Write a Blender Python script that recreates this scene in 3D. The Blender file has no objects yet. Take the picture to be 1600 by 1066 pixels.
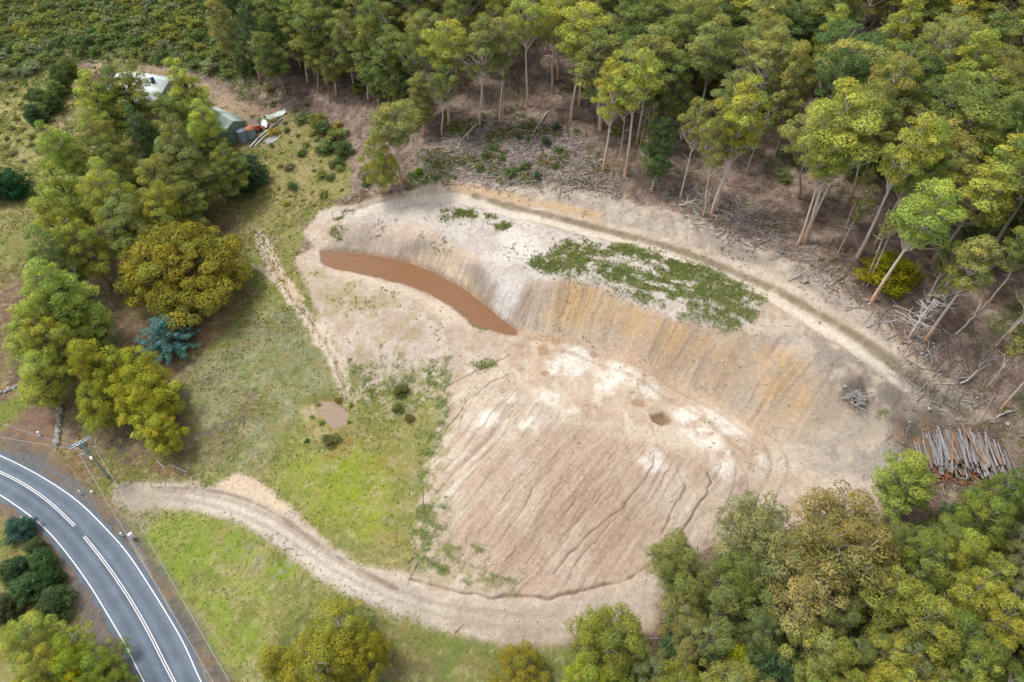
import bpy, math, random
import numpy as np
from mathutils import Vector, Matrix

random.seed(7)
RNG = np.random.default_rng(7)
scene = bpy.context.scene
COL = scene.collection

# ------------------------------------------------------------------ camera
H = 90.0                       # height of the drone above the road
PITCH = math.radians(46.4)     # below the horizon
F = 1600 * 24.0 / 36.0         # focal length in photo pixels
SP, CP = math.sin(PITCH), math.cos(PITCH)
VN = 533 + F * CP / SP         # picture row of the nadir

cam_d = bpy.data.cameras.new("camera")
cam_d.lens = 24.0
cam_d.sensor_width = 36.0
cam_d.clip_start = 0.5
cam_d.clip_end = 6000.0
cam = bpy.data.objects.new("camera", cam_d)
COL.objects.link(cam)
cam.location = (0, 0, H)
cam.rotation_euler = (math.pi / 2 - PITCH, 0, 0)
scene.camera = cam


def ray(u, v):
    a, b = (u - 800.0) / F, (533.0 - v) / F
    return a, CP + b * SP, -SP + b * CP


def at_z(u, v, z):
    x, y, d = ray(u, v)
    t = (H - z) / -d
    return x * t, y * t


def depth_of(x, y, z):
    return y * CP + (H - z) * SP


# ------------------------------------------------------------------ noise
def smooth(a, b, x):
    t = np.clip((x - a) / (b - a), 0, 1)
    return t * t * (3 - 2 * t)


def _hash(i, j, seed):
    h = (i.astype(np.int64) * 374761393 + j.astype(np.int64) * 668265263 + seed * 974634777) & 0xFFFFFFFF
    h = ((h ^ (h >> 13)) * 1274126177) & 0xFFFFFFFF
    return ((h ^ (h >> 16)) & 0xFFFF) / 65535.0


def vnoise(x, y, seed=0):
    i, j = np.floor(x), np.floor(y)
    fx, fy = x - i, y - j
    fx, fy = fx * fx * (3 - 2 * fx), fy * fy * (3 - 2 * fy)
    a, b = _hash(i, j, seed), _hash(i + 1, j, seed)
    c, d = _hash(i, j + 1, seed), _hash(i + 1, j + 1, seed)
    return (a + (b - a) * fx) * (1 - fy) + (c + (d - c) * fx) * fy


def fbm(x, y, seed=0, octs=4):
    s, amp, tot = 0, 1.0, 0
    for o in range(octs):
        s = s + amp * vnoise(x * 2 ** o + 17.3 * o, y * 2 ** o - 9.1 * o, seed + o * 31)
        tot += amp
        amp *= 0.55
    return s / tot


# ------------------------------------------------------------------ terrain: surveyed heights -> thin plate spline
SURVEY = [
    (0, 700, .4), (0, 800, 0), (150, 850, 0), (270, 1066, 0), (100, 950, -.6), (0, 1000, -1.2), (0, 1066, -1.6),
    (168, 742, .4), (300, 850, .4), (400, 950, .5), (330, 1040, .1), (500, 1060, .5), (700, 1040, 1.2),
    (220, 775, .5), (330, 770, 1), (440, 810, 1.7), (520, 870, 2.2), (620, 930, 2.7), (750, 965, 3), (900, 965, 3.4),
    (1000, 920, 4), (1080, 870, 5), (1200, 760, 7), (660, 890, 2.9), (820, 925, 3.3), (960, 905, 4),
    (690, 620, 5.3), (680, 700, 4.3), (650, 800, 3.2), (850, 790, 5.9), (1000, 800, 6.4), (760, 760, 5.4),
    (760, 650, 7.3), (900, 660, 8), (1030, 690, 8.2), (1130, 720, 8), (880, 560, 8.3), (1000, 600, 8.4), (1120, 650, 8.4),
    (1190, 700, 8.1), (1250, 720, 8), (1350, 690, 9), (1350, 750, 8.6), (1450, 680, 10), (1500, 720, 10), (1580, 720, 11),
    (850, 522, 8.4), (950, 545, 8.5), (1050, 590, 8.5), (1150, 645, 8.5), (1215, 690, 8.4),
    (765, 400, 13.8), (830, 410, 14.6), (900, 433, 15), (1000, 458, 15.2), (1070, 503, 15), (1150, 520, 15), (1230, 525, 15),
    (1300, 600, 13.4), (1400, 640, 11.6), (900, 385, 15.5), (1050, 430, 15.7), (1150, 460, 15.8),
    (560, 325, 12.2), (680, 305, 14), (800, 335, 15.3), (950, 370, 16.2), (1080, 405, 16.8), (1200, 455, 17), (1330, 540, 16.4),
    (1430, 600, 14.4), (1510, 645, 12.4), (700, 283, 15.8), (900, 300, 18), (1100, 350, 18.9), (1280, 430, 19.3),
    (1400, 520, 18.3), (1500, 590, 16),
    (560, 352, 11.4), (660, 368, 13), (740, 415, 13.4), (510, 390, 8.5), (600, 396, 8.5), (700, 438, 8.5), (800, 513, 8.4),
    (505, 415, 8.5), (600, 440, 8.6), (700, 494, 8.6), (745, 516, 8.5), (480, 430, 8.2), (560, 462, 8.3), (650, 505, 8.3),
    (740, 560, 8), (545, 590, 4.4), (600, 605, 4.2), (690, 603, 5.3), (470, 490, 5.5), (410, 370, 7.2), (430, 430, 6.2),
    (480, 500, 5), (540, 610, 3.4), (400, 550, 3.5), (330, 600, 2.6), (400, 680, 2.3), (520, 650, 2.5), (600, 720, 2.6),
    (560, 800, 2.1), (300, 700, 1.7), (200, 500, 3.6), (250, 520, 3.1), (100, 600, 2), (60, 480, 4), (350, 420, 5.6),
    (20, 250, 10), (20, 350, 8), (100, 180, 13), (20, 120, 15.5), (380, 200, 12), (230, 140, 13.5), (440, 180, 13),
    (450, 280, 10), (520, 260, 11.5), (150, 60, 18.5), (300, 60, 18.5), (20, 20, 20.5), (300, 0, 22),
    (480, 130, 16.5), (650, 190, 17.5), (620, 270, 15), (750, 190, 19.3), (850, 160, 20.7), (950, 260, 19.4), (1020, 290, 19.3),
    (1200, 300, 21.5), (1250, 380, 20.2), (1400, 450, 20.6), (1550, 470, 21.5), (1600, 620, 16), (1590, 560, 19),
    (800, 20, 25), (1100, 20, 26), (1400, 100, 27), (1600, 200, 27), (500, 0, 23.5),
    (1430, 740, 9), (1300, 900, 6), (1150, 980, 4.5), (1050, 1040, 3.5), (1500, 850, 8), (1500, 1000, 6), (1590, 800, 10),
    (1590, 1060, 5), (900, 1050, 2.2), (1250, 1060, 4),
]
_S = np.array([(*at_z(u, v, z), z) for u, v, z in SURVEY])
_L = 60.0


def _phi(r2):
    return 0.5 * r2 * np.log(r2 + 1e-12)


def _fit():
    x, y, z = (_S[:, 0] / _L, _S[:, 1] / _L, _S[:, 2])
    n = len(x)
    K = _phi((x[:, None] - x) ** 2 + (y[:, None] - y) ** 2) + np.eye(n) * 0.0008
    P = np.stack([np.ones(n), x, y], 1)
    A = np.block([[K, P], [P.T, np.zeros((3, 3))]])
    return np.linalg.solve(A, np.concatenate([z, np.zeros(3)]))


_W = _fit()


def tps(x, y):
    x, y = np.atleast_1d(np.asarray(x, float)), np.atleast_1d(np.asarray(y, float))
    sh = x.shape
    cx, cy = np.clip(x.ravel(), -190, 190), np.clip(y.ravel(), 12, 230)
    out = np.empty(cx.size)
    sx, sy = _S[:, 0] / _L, _S[:, 1] / _L
    for k in range(0, cx.size, 40000):
        a, b = cx[k:k + 40000] / _L, cy[k:k + 40000] / _L
        out[k:k + 40000] = _phi((a[:, None] - sx) ** 2 + (b[:, None] - sy) ** 2) @ _W[:-3] + _W[-3] + _W[-2] * a + _W[-1] * b
    return np.clip(out, -6, 46).reshape(sh)


def ground_hit(u, v, hz=tps, it=14):
    """Point of the terrain that the photograph shows at (u, v)."""
    z = 8.0
    for _ in range(it):
        x, y = at_z(u, v, z)
        z += 0.7 * (float(hz(x, y)[0]) - z)
    x, y = at_z(u, v, z)
    return x, y


def line_w(pix):
    return np.array([ground_hit(u, v) for u, v in pix])


# ------------------------------------------------------------------ road alignment
ROAD_L = line_w([(-40, 750), (0, 773), (37, 798), (73, 827), (107, 867), (143, 917), (173, 967), (200, 1013), (225, 1066)])
ROAD_R = line_w([(-30, 698), (3, 712), (40, 730), (80, 753), (123, 783), (160, 820), (197, 860), (230, 910), (263, 963), (290, 1010), (313, 1066)])
ROAD_C = line_w([(-35, 722), (0, 737), (33, 753), (77, 783), (120, 825), (133, 840), (163, 877), (200, 930), (233, 987), (270, 1063)])


def resample(p, n):
    p = np.asarray(p, float)
    for _ in range(3):      # corner cutting keeps a smooth curve
        q = np.empty((2 * len(p), p.shape[1]))
        q[0], q[-1] = p[0], p[-1]
        q[1:-1:2] = .75 * p[:-1] + .25 * p[1:]
        q[2:-1:2] = .25 * p[:-1] + .75 * p[1:]
        p = q
    d = np.concatenate([[0], np.cumsum(np.linalg.norm(np.diff(p, axis=0), axis=1))])
    s = np.linspace(0, d[-1], n)
    return np.stack([np.interp(s, d, p[:, k]) for k in range(p.shape[1])], 1)


def extend(p, a, b):
    d0, d1 = p[0] - p[2], p[-1] - p[-3]
    return np.concatenate([[p[0] + d0 / np.linalg.norm(d0) * a], p, [p[-1] + d1 / np.linalg.norm(d1) * b]])


def seg_dist(px, py, line, want_s=False, closed=False):
    """Distance to a polyline (and arc length at the nearest point, and side)."""
    best = np.full(px.shape, 1e9)
    s_at = np.zeros(px.shape)
    side = np.zeros(px.shape)
    acc = 0.0
    pts = list(map(tuple, line))
    if closed:
        pts.append(pts[0])
    for (ax, ay), (bx, by) in zip(pts[:-1], pts[1:]):
        dx, dy = bx - ax, by - ay
        L2 = dx * dx + dy * dy + 1e-12
        t = np.clip(((px - ax) * dx + (py - ay) * dy) / L2, 0, 1)
        d = np.hypot(px - ax - t * dx, py - ay - t * dy)
        m = d < best
        best = np.where(m, d, best)
        if want_s:
            s_at = np.where(m, acc + t * math.sqrt(L2), s_at)
            side = np.where(m, dx * (py - ay) - dy * (px - ax), side)
        acc += math.sqrt(L2)
    return (best, s_at, side) if want_s else best


def inside(px, py, poly):
    r = np.zeros(px.shape, bool)
    n = len(poly)
    for k in range(n):
        (ax, ay), (bx, by) = poly[k], poly[(k + 1) % n]
        if ay == by:
            continue
        c = (ay > py) != (by > py)
        r ^= c & (px < (bx - ax) * (py - ay) / (by - ay) + ax)
    return r


# ------------------------------------------------------------------ mesh helpers
def mesh_np(name, verts, faces, mats=(), smooth_=False, mat_idx=None, attrs=None):
    """verts (n,3); faces (m,k) array with one k, or list of such arrays."""
    me = bpy.data.meshes.new(name)
    verts = np.asarray(verts, np.float32)
    fl = [np.asarray(f, np.int32) for f in (faces if isinstance(faces, list) else [faces]) if len(f)]
    me.vertices.add(len(verts))
    me.vertices.foreach_set("co", verts.ravel())
    loops = np.concatenate([f.ravel() for f in fl])
    tot = np.concatenate([np.full(len(f), f.shape[1], np.int32) for f in fl])
    start = np.concatenate([[0], np.cumsum(tot)[:-1]]).astype(np.int32)
    me.loops.add(len(loops))
    me.loops.foreach_set("vertex_index", loops)
    me.polygons.add(len(tot))
    me.polygons.foreach_set("loop_start", start)
    if mat_idx is not None:
        me.polygons.foreach_set("material_index", np.asarray(mat_idx, np.int32))
    me.update(calc_edges=True)
    if smooth_:
        me.polygons.foreach_set("use_smooth", np.ones(len(tot), bool))
    for m in mats:
        me.materials.append(m)
    for k, (arr, dom) in (attrs or {}).items():
        a = me.attributes.new(k, "FLOAT_COLOR", dom)
        full = np.ones((len(arr), 4), np.float32)
        full[:, :arr.shape[1]] = arr
        a.data.foreach_set("color", full.ravel())
    return me


class MB:
    """Collects verts and faces (quads and tris kept apart) with material numbers."""
    def __init__(self):
        self.v, self.q, self.t, self.qm, self.tm, self.n = [], [], [], [], [], 0

    def add(self, v, q=None, t=None, m=0):
        v = np.asarray(v, float)
        if q is not None and len(q):
            self.q.append(np.asarray(q) + self.n); self.qm += [m] * len(q)
        if t is not None and len(t):
            self.t.append(np.asarray(t) + self.n); self.tm += [m] * len(t)
        self.v.append(v); self.n += len(v)

    def tube(self, pts, rad, sides=7, m=0, cap=True, cap_m=None):
        pts = np.asarray(pts, float)
        n = len(pts)
        rad = np.broadcast_to(np.asarray(rad, float), (n,))
        tan = np.gradient(pts, axis=0)
        tan /= np.linalg.norm(tan, axis=1)[:, None] + 1e-9
        ref = np.array([1.0, 0, 0]) if abs(tan[0, 0]) < .8 else np.array([0, 1.0, 0])
        ang = np.linspace(0, 2 * np.pi, sides, endpoint=False)
        vs = []
        for k in range(n):
            a = np.cross(tan[k], ref); a /= np.linalg.norm(a) + 1e-9
            b = np.cross(tan[k], a)
            ref = -np.cross(tan[k], a) if False else ref
            vs.append(pts[k] + rad[k] * (np.cos(ang)[:, None] * a + np.sin(ang)[:, None] * b))
        q = []
        for k in range(n - 1):
            for s in range(sides):
                s2 = (s + 1) % sides
                q.append((k * sides + s, k * sides + s2, (k + 1) * sides + s2, (k + 1) * sides + s))
        self.add(np.concatenate(vs), q=q, m=m)
        if cap:
            for k, flip in ((0, True), (n - 1, False)):
                ring = vs[k]
                t = [(0, 1 + (s + 1) % sides, 1 + s) if flip else (0, 1 + s, 1 + (s + 1) % sides) for s in range(sides)]
                self.add(np.concatenate([[pts[k]], ring]), t=t, m=m if cap_m is None else cap_m)

    def box(self, c, s, rz=0.0, m=0, bev=0.0):
        sx, sy, sz = s[0] / 2, s[1] / 2, s[2] / 2
        if bev <= 0:
            v = np.array([(x, y, z) for z in (-sz, sz) for x, y in ((-sx, -sy), (sx, -sy), (sx, sy), (-sx, sy))])
            q = [(3, 2, 1, 0), (4, 5, 6, 7), (0, 1, 5, 4), (1, 2, 6, 5), (2, 3, 7, 6), (3, 0, 4, 7)]
        else:
            ring = [(-sx, -sy), (sx, -sy), (sx, sy), (-sx, sy)]
            v, lay = [], [(-sz, bev), (-sz + bev, 0), (sz - bev, 0), (sz, bev)]
            for z, b in lay:
                v += [(x - math.copysign(b, x), y - math.copysign(b, y), z) for x, y in ring]
            v = np.array(v)
            q = [(3, 2, 1, 0), (12, 13, 14, 15)] + [(4 * l + k, 4 * l + (k + 1) % 4, 4 * l + 4 + (k + 1) % 4, 4 * l + 4 + k) for l in range(3) for k in range(4)]
        ca, sa = math.cos(rz), math.sin(rz)
        v = np.stack([v[:, 0] * ca - v[:, 1] * sa, v[:, 0] * sa + v[:, 1] * ca, v[:, 2]], 1) + np.asarray(c, float)
        self.add(v, q=q, m=m)

    def mesh(self, name, mats, smooth_=False, attrs=None):
        fl = [np.concatenate(x) for x in (self.q, self.t) if x]
        return mesh_np(name, np.concatenate(self.v), fl, mats, smooth_, self.qm + self.tm, attrs)


def link(name, data, parent=None, loc=None, rot=None, scale=None, color=None):
    o = bpy.data.objects.new(name, data)
    COL.objects.link(o)
    if parent is not None:
        o.parent = parent
    if loc is not None:
        o.location = loc
    if rot is not None:
        o.rotation_euler = rot
    if scale is not None:
        o.scale = scale
    if color is not None:
        o.color = (*color, 1)
    return o


def tag(o, label, cat, group=None):
    o["label"] = label
    o["category"] = cat
    if group:
        o["group"] = group
    return o


def kind(o, k):
    o["kind"] = k
    return o


# ------------------------------------------------------------------ materials
def lin(r, g, b, gain=1.0):
    f = lambda c: (c / 12.92 if c <= .04045 else ((c + .055) / 1.055) ** 2.4)
    return np.array([f(c / 255.0) * gain for c in (r, g, b)])


G = 0.60     # displayed brightness -> surface albedo


def mat(name):
    m = bpy.data.materials.new(name)
    m.use_nodes = True
    nt = m.node_tree
    return m, nt, nt.nodes["Principled BSDF"]


def nd(nt, t, **kw):
    n = nt.nodes.new(t)
    for k, v in kw.items():
        if k in n.inputs:
            n.inputs[k].default_value = v
        else:
            setattr(n, k, v)
    return n


def surf(name, rgb, rough=.8, var=.25, scale=3.0, bump=0.0, metallic=0.0, spec=.3, stretch=(1, 1, 1), obj_color=False):
    """Plain surface whose colour wanders with two noises (weathering)."""
    m, nt, b = mat(name)
    tc = nd(nt, "ShaderNodeTexCoord")
    mp = nd(nt, "ShaderNodeMapping")
    mp.inputs["Scale"].default_value = stretch
    nt.links.new(tc.outputs["Object"], mp.inputs["Vector"])
    n1 = nd(nt, "ShaderNodeTexNoise", Scale=scale, Detail=6.0, Roughness=.65)
    nt.links.new(mp.outputs[0], n1.inputs["Vector"])
    mr = nd(nt, "ShaderNodeMapRange")
    mr.inputs["From Min"].default_value = .3; mr.inputs["From Max"].default_value = .7
    mr.inputs["To Min"].default_value = 1 - var; mr.inputs["To Max"].default_value = 1 + var
    nt.links.new(n1.outputs["Fac"], mr.inputs["Value"])
    vm = nd(nt, "ShaderNodeVectorMath", operation="SCALE")
    if obj_color:
        oi = nd(nt, "ShaderNodeObjectInfo")
        nt.links.new(oi.outputs["Color"], vm.inputs[0])
    else:
        vm.inputs[0].default_value = rgb
    nt.links.new(mr.outputs[0], vm.inputs["Scale"])
    nt.links.new(vm.outputs[0], b.inputs["Base Color"])
    b.inputs["Roughness"].default_value = rough
    b.inputs["Metallic"].default_value = metallic
    b.inputs["Specular IOR Level"].default_value = spec
    if bump:
        bp = nd(nt, "ShaderNodeBump", Strength=bump, Distance=.05)
        nt.links.new(n1.outputs["Fac"], bp.inputs["Height"])
        nt.links.new(bp.outputs[0], b.inputs["Normal"])
    return m

# ------------------------------------------------------------------ ground sheet
def axis(a, b, fine, lo, hi, mid, far):
    core = np.arange(a, b + 1e-6, fine)
    up = np.arange(b + mid, hi, mid)
    dn = np.arange(lo, a - mid / 2, mid)
    g, s, x = [], mid, (up[-1] if len(up) else b)
    while x < far:
        s *= 1.18; x += s; g.append(x)
    g2, s, x = [], mid, (dn[0] if len(dn) else a)
    while x > -far:
        s *= 1.18; x -= s; g2.append(x)
    return np.concatenate([np.array(g2[::-1]), dn, core, up, np.array(g)])


XS = axis(-46, 74, .19, -125, 125, .5, 2600)
YS = axis(27, 116, .19, 8, 205, .5, 2600)
GX, GY = np.meshgrid(XS, YS)
NXg, NYg = len(XS), len(YS)
X, Y = GX.ravel(), GY.ravel()

# smooth height: spline sampled on a 1.5 m lattice, then interpolated bicubically enough by its own smoothness
def lattice(fn, step=1.0):
    lx, ly = np.arange(-192, 193, step), np.arange(10, 233, step)
    A, B = np.meshgrid(lx, ly)
    Z = fn(A, B)
    def ev(x, y):
        fx = np.clip((np.clip(x, -190, 190) + 192) / step, 0, len(lx) - 1.001)
        fy = np.clip((np.clip(y, 12, 230) - 10) / step, 0, len(ly) - 1.001)
        i, j = fx.astype(int), fy.astype(int)
        a, b = fx - i, fy - j
        return (Z[j, i] * (1 - a) + Z[j, i + 1] * a) * (1 - b) + (Z[j + 1, i] * (1 - a) + Z[j + 1, i + 1] * a) * b
    return ev


base_h = lattice(tps, .75)
Z = base_h(X, Y)

WA = (fbm(X / 5.0, Y / 5.0, 11) - .5) * 2          # ragged-edge noises
WB = (fbm(X / 1.3, Y / 1.3, 12, 3) - .5) * 2
N1 = fbm(X / 14.0, Y / 14.0, 21)
N2 = fbm(X / 3.2, Y / 3.2, 22)
N3 = fbm(X / .9, Y / .9, 23, 3)
N4 = fbm(X / 7.0, Y / 7.0, 24)
N5 = vnoise(X / .42, Y / .42, 25)


def poly(pix, soft=.8, rag=1.0, world=False):
    """Coverage 0..1 of the polygon drawn on the ground."""
    P = np.array(pix, float) if world else line_w(pix)
    m = np.zeros(X.shape)
    pad = soft + 3 * rag + 1
    sel = (X > P[:, 0].min() - pad) & (X < P[:, 0].max() + pad) & (Y > P[:, 1].min() - pad) & (Y < P[:, 1].max() + pad)
    x, y = X[sel], Y[sel]
    d = seg_dist(x, y, P, closed=True)
    d = np.where(inside(x, y, P), d, -d) + rag * (1.2 * WA[sel] + .6 * WB[sel])
    m[sel] = smooth(-soft, soft, d)
    return m


def band(pix, half, soft=.4, rag=.3, world=False, wob=0.0):
    P = np.array(pix, float) if world else line_w(pix)
    P = resample(P, max(40, 6 * len(P)))
    if wob:      # meandering lines such as rills
        d = np.gradient(P, axis=0); d /= np.linalg.norm(d, axis=1)[:, None] + 1e-9
        s = np.arange(len(P)) * .35
        w = (vnoise(s, s * 0 + P[0, 0], 5) - .5) * 2 * wob
        P = P + np.stack([-d[:, 1], d[:, 0]], 1) * w[:, None]
    m = np.zeros(X.shape)
    pad = half + soft + 3 * rag + .5
    sel = (X > P[:, 0].min() - pad) & (X < P[:, 0].max() + pad) & (Y > P[:, 1].min() - pad) & (Y < P[:, 1].max() + pad)
    x, y = X[sel], Y[sel]
    d = half - seg_dist(x, y, P) + rag * (.9 * WA[sel] + .7 * WB[sel])
    m[sel] = smooth(-soft, soft, d)
    return m


def blob(u, v, r, soft=None, rag=1.2):
    cx, cy = ground_hit(u, v)
    m = np.zeros(X.shape)
    soft = soft or r * .4
    sel = (np.abs(X - cx) < r * 2 + soft + 4 * rag) & (np.abs(Y - cy) < r * 2 + soft + 4 * rag)
    d = r - np.hypot(X[sel] - cx, Y[sel] - cy) + rag * (1.6 * WA[sel] + .9 * WB[sel])
    m[sel] = smooth(-soft, soft, d)
    return m


C = np.zeros((X.size, 3))
VEG = np.zeros(X.size)       # how much low plant growth
RUF = np.zeros(X.size)       # roughness of the relief


def paint(m, c, gain=G):
    global C
    C = C + (lin(*c, gain) - C) * (np.clip(m, 0, 1) * np.ones(X.size))[:, None]


def vary(m, c1, c2, n, lo=.35, hi=.65, gain=G):
    t = smooth(lo, hi, n)[:, None]
    col = lin(*c1, gain) * (1 - t) + lin(*c2, gain) * t
    global C
    C = C + (col - C) * (np.clip(m, 0, 1) * np.ones(X.size))[:, None]


# ---- forest floor
vary(1, (122, 104, 98), (144, 126, 118), N2)
paint(smooth(.55, .7, N4) * .6, (92, 84, 62))
paint(smooth(.6, .75, N3) * .5, (158, 146, 136))
paint(smooth(.62, .72, fbm(X / 2.2, Y / 2.2, 31)) * .5, (84, 72, 62))
RUF[:] = 1.0
paint(smooth(.56, .66, fbm(X / 1.1, Y / 1.1, 32, 4)) * .6, (172, 156, 146))
paint(smooth(.56, .66, fbm(X / 1.3, Y / 1.3, 33, 4)) * .5, (96, 80, 72))
RH = poly([(1330, 380), (1420, 300), (1700, 150), (1750, 700), (1600, 700), (1570, 600), (1480, 520), (1400, 470)], 3, 3)
paint(RH * smooth(.46, .58, N4) * .7, (92, 100, 60))
TH = poly([(960, -40), (1700, -60), (1700, 200), (1300, 290), (1100, 240), (960, 160)], 4, 3)
paint(TH * smooth(.46, .6, N4) * .6, (88, 94, 58))
FOREST_FLOOR = np.ones(X.size)

# ---- scrubby hillside top left
SCRUB = poly([(-400, -30), (430, -30), (410, 60), (395, 140), (300, 110), (210, 92), (130, 95), (60, 130), (-60, 140), (-400, 180)], 2, 2)
vary(SCRUB, (104, 116, 70), (132, 136, 90), N2)
paint(SCRUB * smooth(.6, .72, N4) * .7, (140, 126, 108))
# ---- pastures and verges left of the excavation
GRASS = poly([(-500, 190), (-60, 130), (30, 125), (110, 95), (150, 130), (200, 180), (330, 200), (400, 185), (450, 175), (520, 220), (545, 262), (548, 300), (500, 330), (480, 355),
              (465, 400), (500, 480), (560, 590), (640, 600), (690, 598), (690, 640), (660, 780), (640, 885), (700, 985), (900, 1010), (905, 1180), (-500, 1200)], 1.0, 1.2)
VEG = np.maximum(VEG, GRASS * .6)
RUF *= 1 - .75 * GRASS
vary(GRASS, (150, 146, 88), (134, 140, 72), N2)
paint(GRASS * smooth(.52, .68, N1) * .6, (164, 152, 104))
# yellow paddock far left
PAD = poly([(-300, 150), (30, 130), (105, 160), (100, 215), (60, 280), (20, 330), (-300, 420)], 2, 1)
vary(PAD, (172, 164, 104), (150, 152, 84), N2)
paint(PAD * smooth(.55, .7, N4) * .7, (122, 126, 66))
# rough yellow slope between shed and excavation
m = poly([(400, 190), (450, 180), (540, 250), (540, 300), (470, 350), (420, 400), (370, 380), (385, 290)], 2, 1.5)
vary(m, (158, 148, 92), (138, 134, 82), N2)
paint(m * smooth(.56, .7, N4) * .8, (112, 116, 58))
paint(m * smooth(.6, .72, fbm(X / 2.6, Y / 2.6, 41)) * .6, (170, 150, 128))
# litter under the left trees
m = poly([(-80, 560), (0, 430), (100, 380), (180, 330), (300, 300), (360, 330), (385, 420), (350, 480), (330, 560), (240, 640), (160, 600), (80, 640), (-80, 640)], 2, 1.5)
vary(m, (118, 96, 84), (140, 112, 94), N2)
paint(m * smooth(.56, .7, N4) * .5, (116, 118, 66))
LITTER_LEFT = m
# grey-green lawn
m = poly([(270, 600), (330, 560), (420, 480), (470, 480), (520, 560), (510, 610), (480, 640), (430, 680), (420, 740), (330, 740), (270, 700)], 2.5, 1)
vary(m, (150, 150, 112), (134, 138, 98), N2)
paint(m * smooth(.55, .7, N4) * .6, (138, 128, 108))
# purple bare soil round the poles and under the front left trees
m = poly([(60, 600), (140, 590), (280, 600), (300, 640), (290, 700), (300, 740), (215, 748), (160, 740), (130, 760), (60, 720), (40, 660)], 1.5, 1.2)
vary(m, (140, 118, 98), (118, 100, 90), N2)
paint(m * smooth(.5, .66, N4) * .7, (148, 118, 84))
paint(blob(210, 690, 3.5, rag=1.5) * .8, (96, 84, 80))
for u, v, r in ((350, 680, 3.5), (390, 640, 2.5), (275, 605, 1.2), (300, 735, 2), (310, 690, 2)):
    paint(blob(u, v, r, rag=1.6) * .6, (118, 104, 92))
m = poly([(200, 650), (270, 690), (310, 740), (260, 752), (200, 735)], 1.5, 1)
paint(m * .6, (134, 104, 90))
# red-brown strip below the blue tree
paint(band([(240, 565), (310, 540), (350, 500), (385, 460)], 1.4, 1, .8) * .7, (150, 116, 86))
# lime grass
m = poly([(430, 740), (470, 690), (520, 690), (590, 700), (640, 700), (660, 760), (640, 850), (590, 850), (540, 835), (480, 800)], 3, 1.5)
vary(m, (146, 156, 48), (162, 162, 76), N2)
paint(m * smooth(.5, .65, N4) * .8, (134, 148, 44))
paint(m * smooth(.62, .74, fbm(X / 2.2, Y / 2.2, 43)) * .7, (182, 168, 128))
m = poly([(560, 640), (680, 640), (690, 690), (640, 860), (600, 850), (600, 740)], 2.5, 1.5)
vary(m * .8, (152, 140, 72), (132, 134, 66), N2)
paint(m * smooth(.58, .72, fbm(X / 3, Y / 1.2, 44)) * .7, (178, 160, 132))
for u, v, r in ((628, 610, 1.7), (622, 640, 1.2), (640, 655, 1), (615, 600, .8)):
    paint(blob(u, v, r, rag=.9) * .8, (84, 96, 50))
for u, v, r in ((545, 690, .8), (515, 712, .9), (535, 705, .5)):
    paint(blob(u, v, r, rag=.6) * .7, (156, 112, 50))
# roadside grass triangle
m = poly([(205, 790), (300, 795), (380, 825), (450, 870), (480, 905), (440, 920), (420, 960), (410, 1080), (330, 1080), (270, 950), (215, 840)], 1.2, .8)
vary(m, (138, 154, 60), (156, 160, 84), N2)
paint(m * smooth(.5, .66, N4) * .75, (166, 158, 110))
paint(m * smooth(.62, .75, fbm(X / 1.8, Y / 1.8, 45)) * .6, (106, 128, 40))
paint(poly([(350, 830), (450, 880), (470, 915), (430, 925), (380, 890)], 1.5, 1) * smooth(.45, .65, N3) * .6, (150, 146, 136))
# slope below the track
m = poly([(540, 930), (640, 985), (780, 1012), (900, 1012), (900, 1120), (420, 1120), (430, 1000), (500, 930)], 1, .8)
vary(m, (116, 130, 62), (138, 132, 76), N2)
paint(m * smooth(.55, .7, N4) * .7, (92, 108, 50))
paint(poly([(600, 1010), (680, 1020), (690, 1066), (590, 1066)], 1.5, 1) * .5, (140, 116, 92))

paint(poly([(410, 200), (450, 190), (520, 240), (520, 300), (470, 340), (420, 380), (400, 300)], 2, 2) * smooth(.42, .58, N2) * .6, (176, 162, 104))
gm = GRASS * smooth(.5, .6, fbm(X / 1.7, Y / 1.7, 47)) * .45
paint(gm, (158, 142, 92))
paint(GRASS * smooth(.54, .64, fbm(X / 2.4, Y / 2.4, 48)) * .5, (118, 128, 58))
paint(GRASS * smooth(.62, .7, fbm(X / .9, Y / .9, 49, 3)) * .4, (186, 176, 130))
paint(poly([(430, 760), (480, 720), (560, 720), (600, 800), (560, 840), (500, 820)], 3, 2) * smooth(.4, .58, N1) * .6, (136, 156, 34))
paint(poly([(205, 790), (300, 800), (330, 850), (270, 900), (230, 860)], 2, 1.5) * .45, (132, 156, 44))
# ---- cleared slope above the upper track: grey litter with greens
CLEAR = poly([(640, 270), (700, 200), (760, 185), (880, 190), (940, 265), (960, 300), (860, 296), (760, 288), (690, 282)], 2, 1.5)
vary(CLEAR, (146, 130, 120), (166, 152, 142), N3, .4, .6)
paint(CLEAR * smooth(.5, .64, N4) * .6, (120, 102, 94))
paint(band([(660, 268), (740, 265), (800, 270), (860, 280)], 3, 1.6, 1.2) * smooth(.42, .6, N2), (98, 118, 56))
paint(poly([(690, 225), (800, 225), (870, 250), (860, 270), (700, 262)], 2, 2) * smooth(.55, .66, N2) * .8, (106, 122, 60))
FR = poly([(1040, 300), (1150, 300), (1240, 370), (1330, 440), (1400, 500), (1470, 540), (1560, 640), (1450, 600), (1330, 470), (1200, 390), (1090, 350)], 2, 1.5)
vary(FR, (134, 116, 108), (164, 146, 132), N3, .4, .62)
paint(FR * smooth(.56, .7, N2) * .5, (96, 98, 66))

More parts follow.
